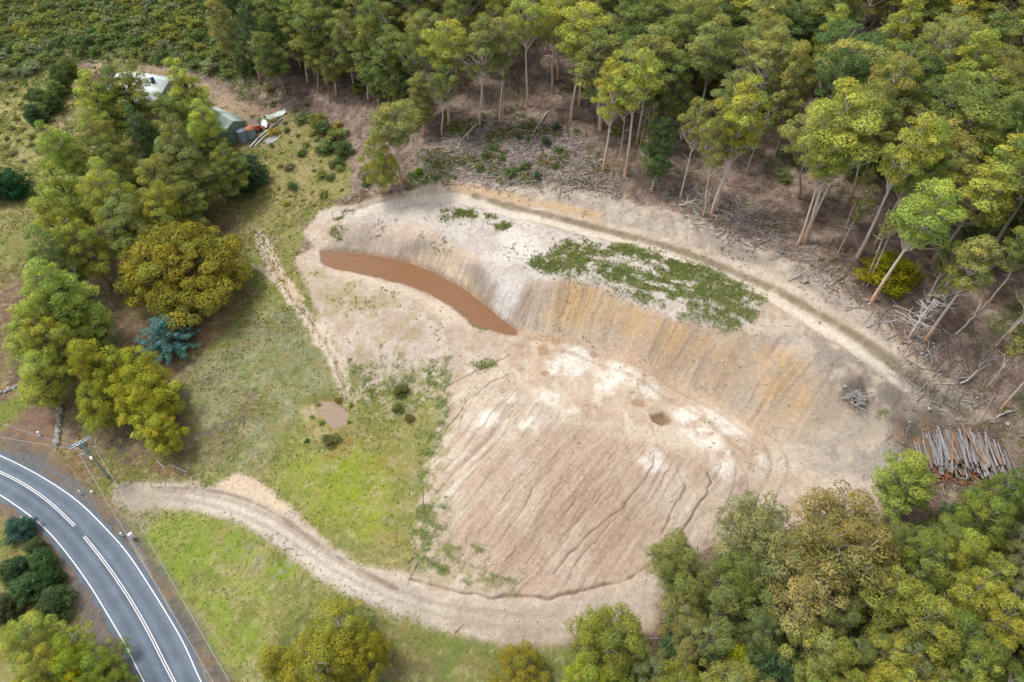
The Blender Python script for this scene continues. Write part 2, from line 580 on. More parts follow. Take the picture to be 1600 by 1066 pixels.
# ---- excavation
OUT = [(470, 360), (500, 330), (560, 316), (640, 298), (690, 283), (760, 286), (850, 296), (950, 306), (1050, 330), (1130, 358), (1200, 392), (1290, 425), (1335, 470), (1400, 522),
       (1455, 575), (1520, 628), (1565, 655), (1445, 662), (1415, 690), (1420, 790), (1300, 860), (1200, 900), (1100, 960), (1040, 985), (890, 1003), (780, 998), (640, 968), (540, 915), (470, 862),
       (400, 822), (330, 797), (212, 797), (178, 778), (205, 758), (330, 757), (375, 743), (425, 765), (460, 800), (500, 838), (560, 880), (640, 895), (655, 800), (680, 700), (690, 610), (640, 612),
       (560, 605), (535, 560), (500, 500), (478, 440), (458, 404), (490, 386)]
CLAY = poly(OUT, .7, .75)
RUF = RUF * (1 - .85 * CLAY)
FOREST_FLOOR = FOREST_FLOOR * (1 - CLAY) * (1 - GRASS) * (1 - SCRUB)
VEG *= 1 - CLAY
vary(CLAY, (196, 172, 150), (212, 192, 174), N2)
paint(CLAY * smooth(.5, .7, N4) * .5, (184, 162, 144))
paint(CLAY * smooth(.62, .75, N3) * .35, (222, 208, 194))
# left embankment face: pinkish with dry growth
m = poly([(480, 440), (560, 450), (640, 470), (740, 540), (790, 550), (700, 600), (560, 600), (530, 550), (500, 500)], 1.2, .8)
vary(m, (190, 168, 150), (206, 188, 172), N2)
paint(m * smooth(.55, .68, fbm(X / 1.6, Y / 1.6, 51)) * .6, (176, 158, 116))
paint(poly([(470, 420), (560, 440), (630, 470), (600, 500), (520, 490)], 2, 1.5) * smooth(.5, .64, N2) * .7, (164, 148, 96))
paint(poly([(540, 560), (640, 560), (700, 570), (690, 610), (560, 610)], 1.5, 1.5) * smooth(.5, .62, N3) * .8, (122, 130, 72))
# fill batter: streaks run down the face
FB = poly([(700, 610), (800, 600), (900, 660), (1010, 690), (1100, 720), (1160, 740), (1180, 790), (1060, 870), (1000, 905), (900, 930), (780, 928), (680, 890), (660, 800), (690, 680)], 1.5, .8)
a0, a1 = np.array(ground_hit(1000, 715)), np.array(ground_hit(868, 895))
D = (a1 - a0) / np.linalg.norm(a1 - a0)
ax_, qx_ = X * D[0] + Y * D[1], -X * D[1] + Y * D[0]
ww = (fbm(X / 6, Y / 6, 52) - .5) * 2.0
q_ = qx_ + ww
ST = fbm(q_ / .55, ax_ / 11.0, 53, 3)
ST2 = fbm(q_ / 1.7, ax_ / 16.0, 54, 3)
vary(FB, (194, 168, 146), (208, 188, 168), N4)
paint(FB * smooth(.5, .62, ST) * .3, (172, 146, 124))
paint(FB * smooth(.55, .7, ST2) * .3, (212, 194, 174))
paint(poly([(850, 740), (1000, 740), (1040, 800), (960, 880), (850, 900), (790, 850)], 5, 2) * .35, (178, 146, 118))
paint(poly([(660, 720), (740, 640), (800, 640), (760, 740), (700, 830), (660, 830)], 3, 1.5) * smooth(.4, .6, ST2) * .6, (222, 208, 192))
# bench with white wash
m = poly([(810, 525), (900, 525), (1000, 575), (1150, 650), (1220, 700), (1180, 740), (1080, 710), (980, 680), (880, 650), (800, 600), (740, 590)], 1.5, 1)
vary(m, (206, 184, 160), (194, 168, 144), N2)
paint(m * smooth(.5, .66, fbm(X / 1.2, Y / 3.5, 55)) * .6, (224, 208, 190))
for u, v, r in ((905, 560, 2.6), (925, 545, 1.8), (900, 580, 1.6), (960, 575, 1.7), (990, 590, 1.6), (945, 600, 1.6), (1015, 612, 1.3), (1120, 640, 2.2), (1140, 660, 2.1),
                (1090, 680, 1.8), (1160, 670, 1.3), (1060, 655, 1.2), (1075, 645, 1.2), (1110, 695, 1.6), (870, 575, 1.2), (860, 620, 1.3), (890, 640, 1.3), (800, 625, 1.7), (760, 650, 1.6),
                (1020, 720, 1.4), (1130, 730, 1.4), (1190, 720, 1.2), (830, 660, 1.4)):
    paint(blob(u, v, r, r * .7, 1.1) * smooth(.12, .5, N3) * .85, (238, 228, 216))
for u, v, r in ((868, 533, .9), (930, 555, .7), (850, 545, .8), (1035, 655, 1.0), (1030, 650, .7), (850, 585, .6), (1000, 630, .9)):
    paint(blob(u, v, r, rag=.7) * .8, (172, 134, 100))
m = poly([(1008, 632), (1040, 640), (1070, 668), (1040, 664), (1015, 648)], .5, .5)
paint(m * .5, (170, 136, 106))
PIT = poly([(1018, 648), (1036, 646), (1050, 656), (1034, 663), (1022, 658)], .35, .3)
paint(PIT * .8, (140, 110, 84))
# foot of the cut
paint(band([(815, 520), (870, 525), (940, 540), (1030, 580), (1140, 640), (1210, 690)], 1.0, .9, .3) * .7, (196, 160, 124))
paint(band([(1080, 595), (1120, 618), (1160, 643), (1195, 668), (1212, 690)], .22, .15, .25, wob=.5) * .75 * smooth(.35, .5, N2), (112, 88, 66))
paint(band([(950, 537), (965, 541), (978, 548)], .2, .15, .2) * .8, (120, 96, 70))
for o_ in ([(820, 530), (870, 533), (940, 550), (1030, 592), (1130, 648), (1195, 700)], [(810, 540), (870, 548), (935, 566), (1020, 608), (1110, 662), (1170, 712)]):
    paint(band(o_, .28, .25, .25, wob=.3) * .4, (168, 136, 108))
# cut face: coordinate along its foot gives the streaks
FOOT = line_w([(560, 398), (640, 408), (720, 445), (770, 485), (815, 518), (880, 523), (950, 541), (1050, 587), (1150, 642), (1215, 688), (1260, 715)])
FOOT = resample(FOOT, 60)
CUT = poly([(790, 500), (800, 470), (835, 440), (900, 434), (1000, 460), (1070, 505), (1150, 520), (1260, 525), (1330, 560), (1320, 640), (1260, 700), (1215, 690), (1150, 645),
            (1050, 590), (950, 543), (870, 525), (812, 518)], .8, .7)
CUTL = poly([(490, 388), (540, 350), (660, 362), (740, 400), (790, 440), (800, 480), (815, 515), (800, 513), (700, 438), (600, 396)], .8, .6)
dF, sF, _ = seg_dist(X, Y, FOOT, True)
sf = sF + (fbm(X / 5, Y / 5, 61) - .5) * 1.6
CS = fbm(sf / .62, dF / 16.0, 62, 2)
CS2 = fbm(sf / 1.6, dF / 14.0, 63, 3)
vary(CUT, (200, 176, 150), (186, 164, 146), N4)
for u, v, r in ((885, 470, 3.2), (930, 480, 3), (1000, 500, 3.2), (1050, 530, 3.2), (1100, 550, 3), (1150, 575, 3.5), (1190, 590, 3.5), (1230, 580, 3), (1200, 640, 2.5), (860, 490, 2.5), (1250, 640, 2.4)):
    paint(blob(u, v, r, r * .8, 1.6) * .68, (210, 170, 116))
for u, v, r in ((945, 510, 2), (1010, 545, 2.2), (1075, 565, 2), (1130, 600, 2)):
    paint(blob(u, v, r, r * .8, 1.4) * .45, (192, 154, 114))
paint(CUT * smooth(9.5, 12, dF) * .55, (206, 196, 186))
paint(CUT * smooth(62, 72, sF) * smooth(.42, .6, N2) * .6, (176, 158, 140))
paint(CUT * smooth(.5, .62, CS) * .25, (166, 148, 130))
paint(CUT * smooth(.54, .68, CS2) * .22, (214, 198, 180))
paint(CUT * smooth(.6, .7, CS) * smooth(.5, .6, N4) * .35, (140, 120, 104))
vary(CUTL, (200, 180, 162), (188, 170, 156), N4)
paint(CUTL * smooth(.5, .62, CS) * .25, (166, 148, 134))
paint(poly([(635, 388), (690, 392), (735, 420), (745, 440), (690, 415), (640, 400)], .7, .5) * .85, (226, 202, 170))
paint(poly([(660, 365), (740, 365), (770, 385), (745, 400), (680, 385)], 1, .8) * .6, (216, 192, 162))
# pale terrace above the cut
TER = poly([(500, 335), (560, 322), (680, 305), (760, 320), (830, 345), (900, 365), (990, 385), (1060, 400), (1190, 470), (1180, 505), (1120, 520), (1040, 495), (960, 455), (880, 432), (830, 440), (790, 470),
            (760, 430), (740, 395), (640, 350), (540, 345)], .8, .8)
vary(TER, (200, 186, 176), (214, 202, 192), N2)
paint(TER * smooth(.55, .7, N3) * .5, (178, 164, 156))
for u, v, r in ((800, 375, 2.4), (790, 410, 2.2), (800, 440, 2.2), (830, 395, 1.8), (780, 470, 1.8), (850, 425, 1.5), (720, 365, 1.6)):
    paint(blob(u, v, r, r * .8, 1.4) * .7, (228, 220, 214))
paint(poly([(500, 340), (640, 310), (760, 335), (700, 350), (560, 345)], 1, 1) * .5, (206, 194, 184))
paint(poly([(1230, 500), (1330, 540), (1400, 600), (1420, 650), (1340, 650), (1290, 590)], 2, 1.5) * smooth(.36, .56, fbm(X / 1.4, Y / 1.4, 67)) * .75, (150, 138, 128))
paint(poly([(1300, 640), (1420, 650), (1420, 760), (1270, 740), (1220, 715)], 2, 1.2) * .8, (198, 182, 164))
paint(poly([(1250, 690), (1330, 680), (1410, 690), (1400, 760), (1330, 745), (1260, 725)], 1.5, 1.5) * smooth(.42, .58, N2) * .75, (160, 150, 140))
paint(poly([(1400, 570), (1500, 620), (1570, 660), (1560, 720), (1430, 690), (1390, 620)], 1.5, 1.5) * smooth(.35, .6, N2) * .8, (128, 118, 108))
# bank above the upper track
BANK = poly([(690, 285), (760, 288), (950, 306), (1130, 358), (1290, 425), (1335, 470), (1400, 522), (1390, 540), (1300, 480), (1200, 420), (1100, 388), (950, 345), (800, 318), (720, 296)], .8, .8)
vary(BANK, (202, 187, 170), (174, 159, 148), N2)
paint(BANK * smooth(.48, .6, N3) * .45, (170, 154, 144))
paint(BANK * smooth(.54, .66, fbm(X / 1.6, Y / 1.6, 66)) * .5, (156, 142, 134))
paint(BANK * smooth(.5, .62, fbm(X / .8, Y / 3, 64)) * .5, (166, 144, 126))
paint(poly([(1060, 345), (1200, 390), (1290, 430), (1280, 450), (1180, 410)], 1.5, 1.2) * smooth(.4, .6, N2) * .5, (150, 132, 120))
paint(band([(700, 290), (760, 300), (830, 316), (930, 338)], .9, .6, .6) * .7, (212, 176, 130))
# tracks
UT = [(560, 330), (640, 310), (690, 305), (780, 325), (880, 350), (980, 372), (1080, 405), (1160, 437), (1240, 480), (1320, 530), (1390, 575), (1450, 615), (1520, 648)]
paint(band(UT, 1.05, .5, .35) * .9, (224, 210, 194))
paint(band([(800, 336), (880, 352), (980, 376), (1080, 408), (1160, 440), (1240, 484), (1320, 533), (1380, 570)], .35, .3, .2) * .6, (232, 216, 194))
paint(band([(740, 305), (850, 334), (950, 358), (1060, 388), (1180, 434), (1290, 494), (1390, 564), (1470, 618), (1530, 648)], .45, .35, .3) * .75 * smooth(.25, .45, N2), (138, 120, 88))
paint(band([(1420, 590), (1480, 640), (1540, 668)], 1.0, .6, .5) * .6, (122, 110, 98))
LT = [(195, 772), (260, 770), (330, 778), (400, 802), (460, 842), (520, 887), (590, 925), (680, 955), (780, 972), (880, 972), (960, 955), (1030, 925), (1100, 880)]
m = band(LT, 2.05, .6, .4)
vary(m, (204, 190, 172), (188, 172, 156), N2)
paint(band([(300, 775), (400, 808), (460, 850), (520, 895), (600, 935), (640, 948)], 1.0, .8, .5) * .6, (222, 210, 196))
paint(band([(240, 766), (330, 772), (420, 802), (500, 860), (580, 908), (680, 945), (780, 960), (880, 960)], .3, .3, .2) * .65, (172, 152, 132))
paint(band([(260, 778), (340, 788), (430, 828), (510, 885), (590, 928), (690, 965), (790, 983), (890, 985)], .3, .3, .2) * .6, (172, 154, 136))
paint(poly([(620, 942), (700, 972), (780, 986), (900, 990), (1010, 962), (1030, 985), (890, 1006), (780, 1002), (640, 972)], .8, .8) * smooth(.4, .6, N2) * .6, (168, 152, 128))
paint(poly([(640, 955), (760, 970), (900, 965), (1020, 930), (1020, 965), (900, 1000), (770, 995)], 2, 1) * .4, (186, 164, 144))
paint(poly([(180, 765), (240, 765), (260, 800), (225, 830), (170, 800)], 1, .7) * .6, (166, 150, 130))
paint(poly([(330, 752), (372, 742), (420, 762), (455, 795), (440, 802), (390, 775), (340, 764)], .6, .4) * .8, (222, 196, 164))
paint(band([(235, 762), (330, 764), (400, 785), (450, 815), (510, 860), (560, 890), (620, 920)], .25, .2, .3) * .6, (128, 106, 84))
# ditch along the toe of the fill batter
TOE = [(640, 905), (700, 925), (760, 933), (820, 935), (880, 929), (930, 919), (980, 903), (1015, 886), (1034, 870)]
TOEM = band(TOE, .12, .18, .22, wob=.4)
paint(TOEM * .8, (120, 92, 72))
# eroded gully left of the embankment
GUL = [(408, 365), (412, 385), (428, 415), (440, 440), (455, 465), (480, 495), (505, 530), (525, 565), (540, 600), (542, 625)]
m = band(GUL, 1.15, .4, .7)
paint(m, (218, 200, 178))
paint(band([(425, 405), (445, 440), (470, 470)], .8, .4, .4), (222, 196, 166))
GULM = band(GUL, .2, .25, .25, wob=.5)
paint(GULM * .55, (160, 134, 108))
paint(band([(395, 415), (410, 420), (428, 440)], .5, .3, .3) * .7, (214, 198, 176))
paint(band([(1205, 690), (1222, 725), (1200, 775), (1150, 830), (1085, 872)], .9, .6, .3) * .5, (214, 196, 176))
for o_ in ([(1195, 695), (1208, 730), (1188, 772), (1140, 825), (1075, 868)], [(1218, 695), (1236, 728), (1212, 780), (1160, 838), (1095, 880)]):
    paint(band(o_, .2, .2, .2) * .45, (160, 132, 110))
# rills on the fill batter
RILLS = [([(1020, 712), (1018, 735), (998, 765), (965, 800), (935, 822), (905, 850), (880, 876), (866, 897)], .17),
         ([(1105, 738), (1113, 755), (1100, 775), (1085, 800), (1073, 820), (1058, 838)], .26),
         ([(1072, 758), (1055, 790), (1045, 812), (1036, 832)], .16), ([(1042, 735), (1035, 755), (1020, 775), (1000, 800)], .1),
         ([(920, 742), (897, 778), (882, 805), (860, 830), (838, 855), (822, 880)], .11), ([(845, 742), (815, 795), (797, 825), (780, 852)], .11),
         ([(880, 745), (850, 795), (825, 835), (800, 868)], .1), ([(960, 745), (935, 780), (905, 810), (880, 840), (852, 880)], .1),
         ([(815, 740), (790, 775), (765, 810), (745, 840)], .09), ([(980, 790), (940, 835), (905, 875), (885, 905)], .09),
         ([(770, 735), (745, 770), (720, 800)], .08), ([(1150, 735), (1145, 770), (1125, 810), (1100, 850)], .1), ([(1170, 745), (1165, 780), (1140, 825)], .08),
         ([(1060, 735), (1066, 752), (1072, 758)], .1), ([(1130, 722), (1120, 738), (1113, 755)], .1),
         ([(696, 604), (720, 593), (746, 579), (766, 572), (797, 554)], .22),
         ([(800, 582), (766, 598), (746, 615), (730, 628), (713, 652), (698, 668)], .13), ([(730, 628), (722, 650), (716, 680)], .08)]
RIL = np.zeros(X.size)
for pts, w in RILLS:
    RIL = np.maximum(RIL, band(pts, w * .5, .11, .07, wob=.22) * min(1, .55 + w * 3))
FINE = smooth(.66, .74, fbm(q_ / .8, ax_ / 22.0, 57, 2)) * FB
paint(np.maximum(RIL, FINE * .2) * .75, (96, 76, 62))
# weeds growing on the clay
WEED = np.zeros(X.size)
wdir_ = np.array(ground_hit(1150, 470)) - np.array(ground_hit(900, 400)); wdir_ /= np.linalg.norm(wdir_)
wn = .55 * fbm(X / 1.5, Y / 1.5, 71, 4) + .45 * fbm((X * wdir_[0] + Y * wdir_[1]) / 4.5, (-X * wdir_[1] + Y * wdir_[0]) / 1.1, 73, 4)
wbig = poly([(835, 412), (870, 395), (890, 380), (940, 384), (1000, 386), (1060, 398), (1110, 412), (1160, 440), (1192, 465), (1185, 490), (1140, 516), (1085, 507), (1060, 492), (1015, 468), (960, 442), (905, 428), (860, 424)], 1.6, 1.3)
hole = poly([(880, 398), (930, 396), (1000, 404), (1040, 425), (1000, 422), (930, 408)], 1.2, 1)
WEED = np.maximum(WEED, wbig * (1 - .9 * hole) * smooth(.34, .56, wn))
for pl, lo in (([(690, 330), (735, 330), (745, 338), (690, 340)], .42), ([(760, 336), (792, 345), (795, 358), (768, 352)], .42),
               ([(655, 660), (695, 600), (700, 640), (682, 700), (668, 760), (650, 770), (655, 720)], .44), ([(655, 790), (700, 760), (705, 800), (700, 845), (665, 870), (645, 830)], .5),
               ([(690, 850), (740, 830), (760, 850), (800, 880), (830, 905), (810, 925), (760, 905), (700, 890)], .52), ([(640, 850), (700, 880), (760, 915), (700, 912), (640, 890)], .5),
               ([(738, 570), (768, 566), (776, 574), (748, 584)], .4), ([(612, 600), (640, 598), (640, 640), (618, 640)], .4),
               ([(535, 555), (700, 560), (690, 612), (560, 612)], .58), ([(500, 340), (580, 318), (590, 322), (520, 345)], .55), ([(520, 360), (545, 360), (540, 372), (522, 374)], .45),
               ([(735, 505), (760, 508), (756, 517), (738, 515)], .4), ([(1360, 640), (1395, 645), (1390, 655), (1365, 650)], .5)):
    WEED = np.maximum(WEED, poly(pl, .8, .8) * smooth(lo - .02, lo + .16, wn))
tm = poly([(630, 640), (690, 610), (705, 680), (690, 780), (720, 880), (800, 925), (700, 915), (630, 890)], 1.5, 1.2) * smooth(.44, .56, fbm(X / 1.1, Y / 1.1, 72, 4))
paint(tm * .75, (150, 148, 88))
tn = poly([(540, 585), (620, 575), (700, 580), (692, 640), (640, 650), (545, 640)], 2.2, 1.8)
paint(tn * smooth(.5, .58, fbm(X / 1.3, Y / 1.3, 75, 4)) * .85, (140, 144, 80))
paint(tn * smooth(.54, .62, fbm(X / 1.1, Y / 1.1, 76, 4)) * .8, (196, 178, 154))
WEED = np.maximum(WEED, tn * smooth(.54, .64, fbm(X / .9, Y / .9, 77, 4)) * .8)
paint(WEED * .85, (100, 118, 62))
paint(WEED * smooth(.5, .66, N3) * .6, (130, 136, 72))
paint(WEED * smooth(.55, .7, fbm(X / .8, Y / .8, 74, 3)) * .5, (172, 156, 122))
# dark heap ground, log yard
paint(blob(1337, 618, 1.6, rag=.8) * .8, (104, 92, 84))
LOGYARD = poly([(1400, 665), (1450, 655), (1570, 660), (1585, 740), (1520, 780), (1420, 740)], 1.5, 1)
vary(LOGYARD, (122, 108, 98), (96, 84, 74), N2)
paint(LOGYARD * smooth(.55, .7, N3) * .5, (160, 112, 70))
# forest floor at lower right
LR = poly([(1035, 900), (1060, 860), (1420, 800), (1480, 790), (1700, 800), (1700, 1200), (880, 1200), (890, 1010), (1020, 990)], 1, 1)
vary(LR, (112, 92, 88), (134, 112, 102), N2)
paint(LR * smooth(.55, .7, N4) * .6, (70, 84, 44))
FOREST_FLOOR = np.maximum(FOREST_FLOOR, LR)
# small pond rim
paint(poly([(462, 640), (490, 625), (545, 618), (555, 680), (520, 690), (490, 690), (470, 665)], 1, 1) * .8, (160, 150, 86))
paint(poly([(465, 640), (495, 628), (500, 650), (480, 665)], .8, .8) * .7, (198, 182, 148))
paint(poly([(485, 665), (520, 672), (525, 690), (495, 690)], .7, .8) * .6, (184, 166, 132))
# house yard, farm tracks
paint(band([(100, 220), (98, 170), (118, 130), (160, 100)], 1.4, .6, .5) * .7, (186, 166, 132))
m = poly([(190, 95), (260, 95), (320, 130), (420, 180), (450, 190), (420, 215), (380, 235), (340, 215), (250, 180), (190, 150)], 1.5, 1)
vary(m * .85, (178, 158, 136), (150, 138, 112), N2)
paint(poly([(390, 170), (440, 165), (450, 190), (420, 205), (390, 195)], 1, 1) * .7, (150, 124, 116))
# gravel driveway
DRV = poly([(-80, 690), (0, 672), (55, 632), (80, 625), (95, 660), (60, 700), (45, 720), (0, 706), (-80, 700)], .8, .5)
vary(DRV, (146, 120, 96), (132, 108, 90), N3)
paint(poly([(-60, 640), (0, 632), (45, 612), (58, 620), (0, 665), (-60, 690)], .6, .5), (128, 138, 62))

# ---- road verge
zr_d = seg_dist(X, Y, extend(resample(ROAD_C, 60), 160, 160))
verge = 1 - smooth(4.3, 6.2, zr_d + .9 * WA + .5 * WB)
vary(verge, (126, 116, 106), (108, 104, 100), N3)
paint(smooth(6.8, 5.2, zr_d + WA * 1.5) * smooth(.5, .65, N4) * .5, (150, 124, 90))
m = poly([(92, 850), (120, 880), (160, 950), (200, 1040), (215, 1090), (150, 1090), (140, 1000), (115, 930), (98, 890)], 1, .7)
vary(m * .85, (128, 118, 112), (112, 106, 104), N3)
paint(band([(205, 840), (235, 905), (270, 970), (310, 1040), (330, 1080)], .25, .25, .3) * .6, (172, 164, 148))
paint(poly([(-20, 696), (30, 706), (70, 716), (140, 768), (150, 800), (90, 745), (40, 722), (-20, 706)], .6, .4) * .8, (118, 120, 122))
VEG *= 1 - verge

lum = C @ np.array([.3, .55, .15])
ds = (.13 * CLAY + .04 * GRASS)[:, None]
C = C * (1 - ds) + lum[:, None] * ds * np.array([1.04, 1.0, .93])
C = C * (1 + CLAY[:, None] * np.array([.045, .05, .02]))
C = C * (1 + (np.clip(FOREST_FLOOR, 0, 1) * (1 - CLEAR) * (1 - FR))[:, None] * np.array([.17, .14, .02]))
# ---- relief
road_w = 1 - smooth(4.0, 9.0, zr_d)
Z = Z * (1 - road_w) + (-.07) * road_w
nr = 1 - road_w
Z = Z + nr * (RUF * ((fbm(X / 4.5, Y / 4.5, 81) - .5) * .5 + (N3 - .5) * .3) + (1 - RUF) * ((N2 - .5) * .25 + (N3 - .5) * .07 + (N5 - .5) * .035))
Z = Z - RIL * .14 - TOEM * .28 - GULM * .4 - band(GUL, 1.0, .6, .4) * .25
Z = Z - FB * (ST - .5) * .02 - CUT * smooth(70, 45, sF) * ((CS - .5) * .14 + (CS2 - .5) * .06) - CUTL * (CS - .5) * .12
Z = Z - WEED * 0 + CLEAR * (N3 - .5) * .4
RUT = band([(850, 338), (950, 362), (1060, 393), (1180, 440), (1290, 500), (1390, 570), (1470, 622), (1530, 650)], .5, .4, .25)
Z = Z - RUT * .35 - band(UT, 1.25, .3, .25) * .35 - PIT * .6 + blob(1337, 618, 1.3, rag=.4) * .3

# ponds: water surfaces and the basins under them
POND = [(502, 395), (520, 393), (560, 396), (600, 402), (640, 411), (680, 426), (715, 445), (745, 466), (775, 490), (800, 510), (812, 521), (800, 525), (780, 520), (760, 514), (742, 508), (725, 494),
        (700, 474), (665, 456), (630, 444), (590, 434), (550, 425), (520, 420), (505, 412)]
PONDZ = 8.05
PW = resample(np.array([at_z(u, v, PONDZ) for u, v in POND + POND[:1]]), 160)[:-1]
POOL = [(494, 632), (505, 626), (520, 626), (530, 631), (543, 640), (545, 652), (540, 664), (530, 668), (518, 668), (508, 655), (498, 648)]
PZ2 = float(np.mean([tps(*at_z(u, v, 2.5))[0] for u, v in POOL])) - .25
PW2 = resample(np.array([at_z(u, v, PZ2) for u, v in POOL + POOL[:1]]), 60)[:-1]


def basin(P, wz, rise):
    global Z
    pad = 8
    sel = (X > P[:, 0].min() - pad) & (X < P[:, 0].max() + pad) & (Y > P[:, 1].min() - pad) & (Y < P[:, 1].max() + pad)
    x, y = X[sel], Y[sel]
    d = seg_dist(x, y, P, closed=True)
    ins = inside(x, y, P)
    d = np.where(ins, -d, d)
    d = d + .22 * WB[sel] + .16 * WA[sel]
    z = Z[sel]
    shore = wz + np.maximum(d, 0) * rise + .03
    raised = np.maximum(z, shore) * (1 - smooth(1.2, 3.2, d)) + z * smooth(1.2, 3.2, d)
    z = np.where(d < 0, np.minimum(z, wz + d * .35 - .02), raised)
    near = smooth(2.5, 0, d)
    z = np.where(d > 0, z * (1 - near) + np.minimum(z, wz + .03 + d * .7) * near, z)
    Z[sel] = z


basin(PW, PONDZ, .1)
basin(PW2, PZ2, .1)
dP = seg_dist(X, Y, PW, closed=True)
paint(smooth(.8, .15, dP + .35 * WB) * .6, (150, 118, 90))
paint(band([(515, 424), (560, 434), (620, 450), (665, 468), (705, 494), (735, 512)], .7, .6, .5) * .5, (226, 208, 184))

# direction in which water ran down the faces: (across, along, strength) for the soil material
CUTS = CUT * smooth(62, 40, sF) + CUTL
FLOW = np.stack([np.where(FB > CUTS, q_, sf), np.where(FB > CUTS, ax_, dF), np.maximum(FB * .8, CUTS * .7), np.clip(np.maximum(FOREST_FLOOR, np.maximum(CLEAR, FR)) + LITTER_LEFT * .8 + SCRUB * .6 + GRASS * .3, 0, 1)], 1)
ZG = Z.reshape(NYg, NXg)


def gz(x, y):
    """Height of the finished ground sheet."""
    i = int(np.clip(np.searchsorted(XS, x) - 1, 0, NXg - 2)); j = int(np.clip(np.searchsorted(YS, y) - 1, 0, NYg - 2))
    a, b = (x - XS[i]) / (XS[i + 1] - XS[i]), (y - YS[j]) / (YS[j + 1] - YS[j])
    return float((ZG[j, i] * (1 - a) + ZG[j, i + 1] * a) * (1 - b) + (ZG[j + 1, i] * (1 - a) + ZG[j + 1, i + 1] * a) * b)


def hit(u, v):
    x, y = ground_hit(u, v)
    for _ in range(10):
        z = gz(x, y)
        x2, y2 = at_z(u, v, z)
        x, y = x + .6 * (x2 - x), y + .6 * (y2 - y)
    return x, y, gz(x, y)


def sample(arr, x, y):
    i = np.clip(np.searchsorted(XS, x), 0, NXg - 1); j = np.clip(np.searchsorted(YS, y), 0, NYg - 1)
    return arr.reshape(NYg, NXg)[j, i]


def ground_material():
    m, nt, b = mat("earth_and_grass")
    L = nt.links.new
    at = nd(nt, "ShaderNodeAttribute", attribute_name="soil")
    fl = nd(nt, "ShaderNodeAttribute", attribute_name="flow")
    tc = nd(nt, "ShaderNodeTexCoord")

    def rng_(n, lo, hi, a, b_):
        r = nd(nt, "ShaderNodeMapRange")
        r.inputs["From Min"].default_value = lo; r.inputs["From Max"].default_value = hi
        r.inputs["To Min"].default_value = a; r.inputs["To Max"].default_value = b_
        L(n, r.inputs["Value"])
        return r.outputs[0]

    def mul(a_, b_, op="MULTIPLY"):
        k = nd(nt, "ShaderNodeMath", operation=op)
        for i, s in enumerate((a_, b_)):
            if isinstance(s, (int, float)):
                k.inputs[i].default_value = s
            else:
                L(s, k.inputs[i])
        return k.outputs[0]
    n1 = nd(nt, "ShaderNodeTexNoise", Scale=1.6, Detail=8.0, Roughness=.78)
    n2 = nd(nt, "ShaderNodeTexNoise", Scale=6.5, Detail=5.0, Roughness=.75)
    n3 = nd(nt, "ShaderNodeTexNoise", Scale=3.1, Detail=3.0, Roughness=.6)
    for n in (n1, n2, n3):
        L(tc.outputs["Object"], n.inputs["Vector"])
    v = mul(rng_(n1.outputs["Fac"], .3, .7, .74, 1.26), rng_(n2.outputs["Fac"], .3, .7, .82, 1.18))
    # scattered clods and pits
    v = mul(v, rng_(n3.outputs["Fac"], .68, .74, 1.0, .82))
    # streaks and fine rills
    mp = nd(nt, "ShaderNodeMapping"); mp.inputs["Scale"].default_value = (2.8, .10, 0)
    L(fl.outputs["Vector"], mp.inputs[0])
    s1 = nd(nt, "ShaderNodeTexNoise", Scale=1.0, Detail=4.0, Roughness=.7, Distortion=.25)
    L(mp.outputs[0], s1.inputs["Vector"])
    sp = nd(nt, "ShaderNodeSeparateXYZ"); L(fl.outputs["Vector"], sp.inputs[0])
    st = mul(rng_(s1.outputs["Fac"], .32, .68, .74, 1.22), rng_(s1.outputs["Fac"], .33, .41, .72, 1.0))
    lerp = mul(mul(mul(st, 1.0, "SUBTRACT"), sp.outputs[2]), 1.0, "ADD")
    v = mul(v, lerp)
    # leaf and bark litter: broken light and dark flecks
    n4 = nd(nt, "ShaderNodeTexNoise", Scale=3.4, Detail=7.0, Roughness=.85)
    L(tc.outputs["Object"], n4.inputs["Vector"])
    lit = rng_(n4.outputs["Fac"], .38, .64, .5, 1.55)
    v = mul(v, mul(mul(mul(lit, 1.0, "SUBTRACT"), fl.outputs["Alpha"]), 1.0, "ADD"))
    sc_ = nd(nt, "ShaderNodeVectorMath", operation="SCALE")
    L(at.outputs["Color"], sc_.inputs[0]); L(v, sc_.inputs["Scale"])
    L(sc_.outputs[0], b.inputs["Base Color"])
    b.inputs["Roughness"].default_value = .95
    b.inputs["Specular IOR Level"].default_value = .12
    hgt = mul(n1.outputs["Fac"], mul(mul(s1.outputs["Fac"], sp.outputs[2]), 1.0), "ADD")
    bp = nd(nt, "ShaderNodeBump", Strength=.7, Distance=.16)
    L(hgt, bp.inputs["Height"])
    L(bp.outputs[0], b.inputs["Normal"])
    return m


ii = np.arange(NYg * NXg).reshape(NYg, NXg)
quads = np.stack([ii[:-1, :-1], ii[:-1, 1:], ii[1:, 1:], ii[1:, :-1]], -1).reshape(-1, 4)
me = mesh_np("ground", np.stack([X, Y, Z], 1), quads, [ground_material()], True, attrs={"soil": (np.clip(C, .005, .9), "POINT"), "flow": (FLOW, "POINT")})
kind(link("ground", me), "structure")


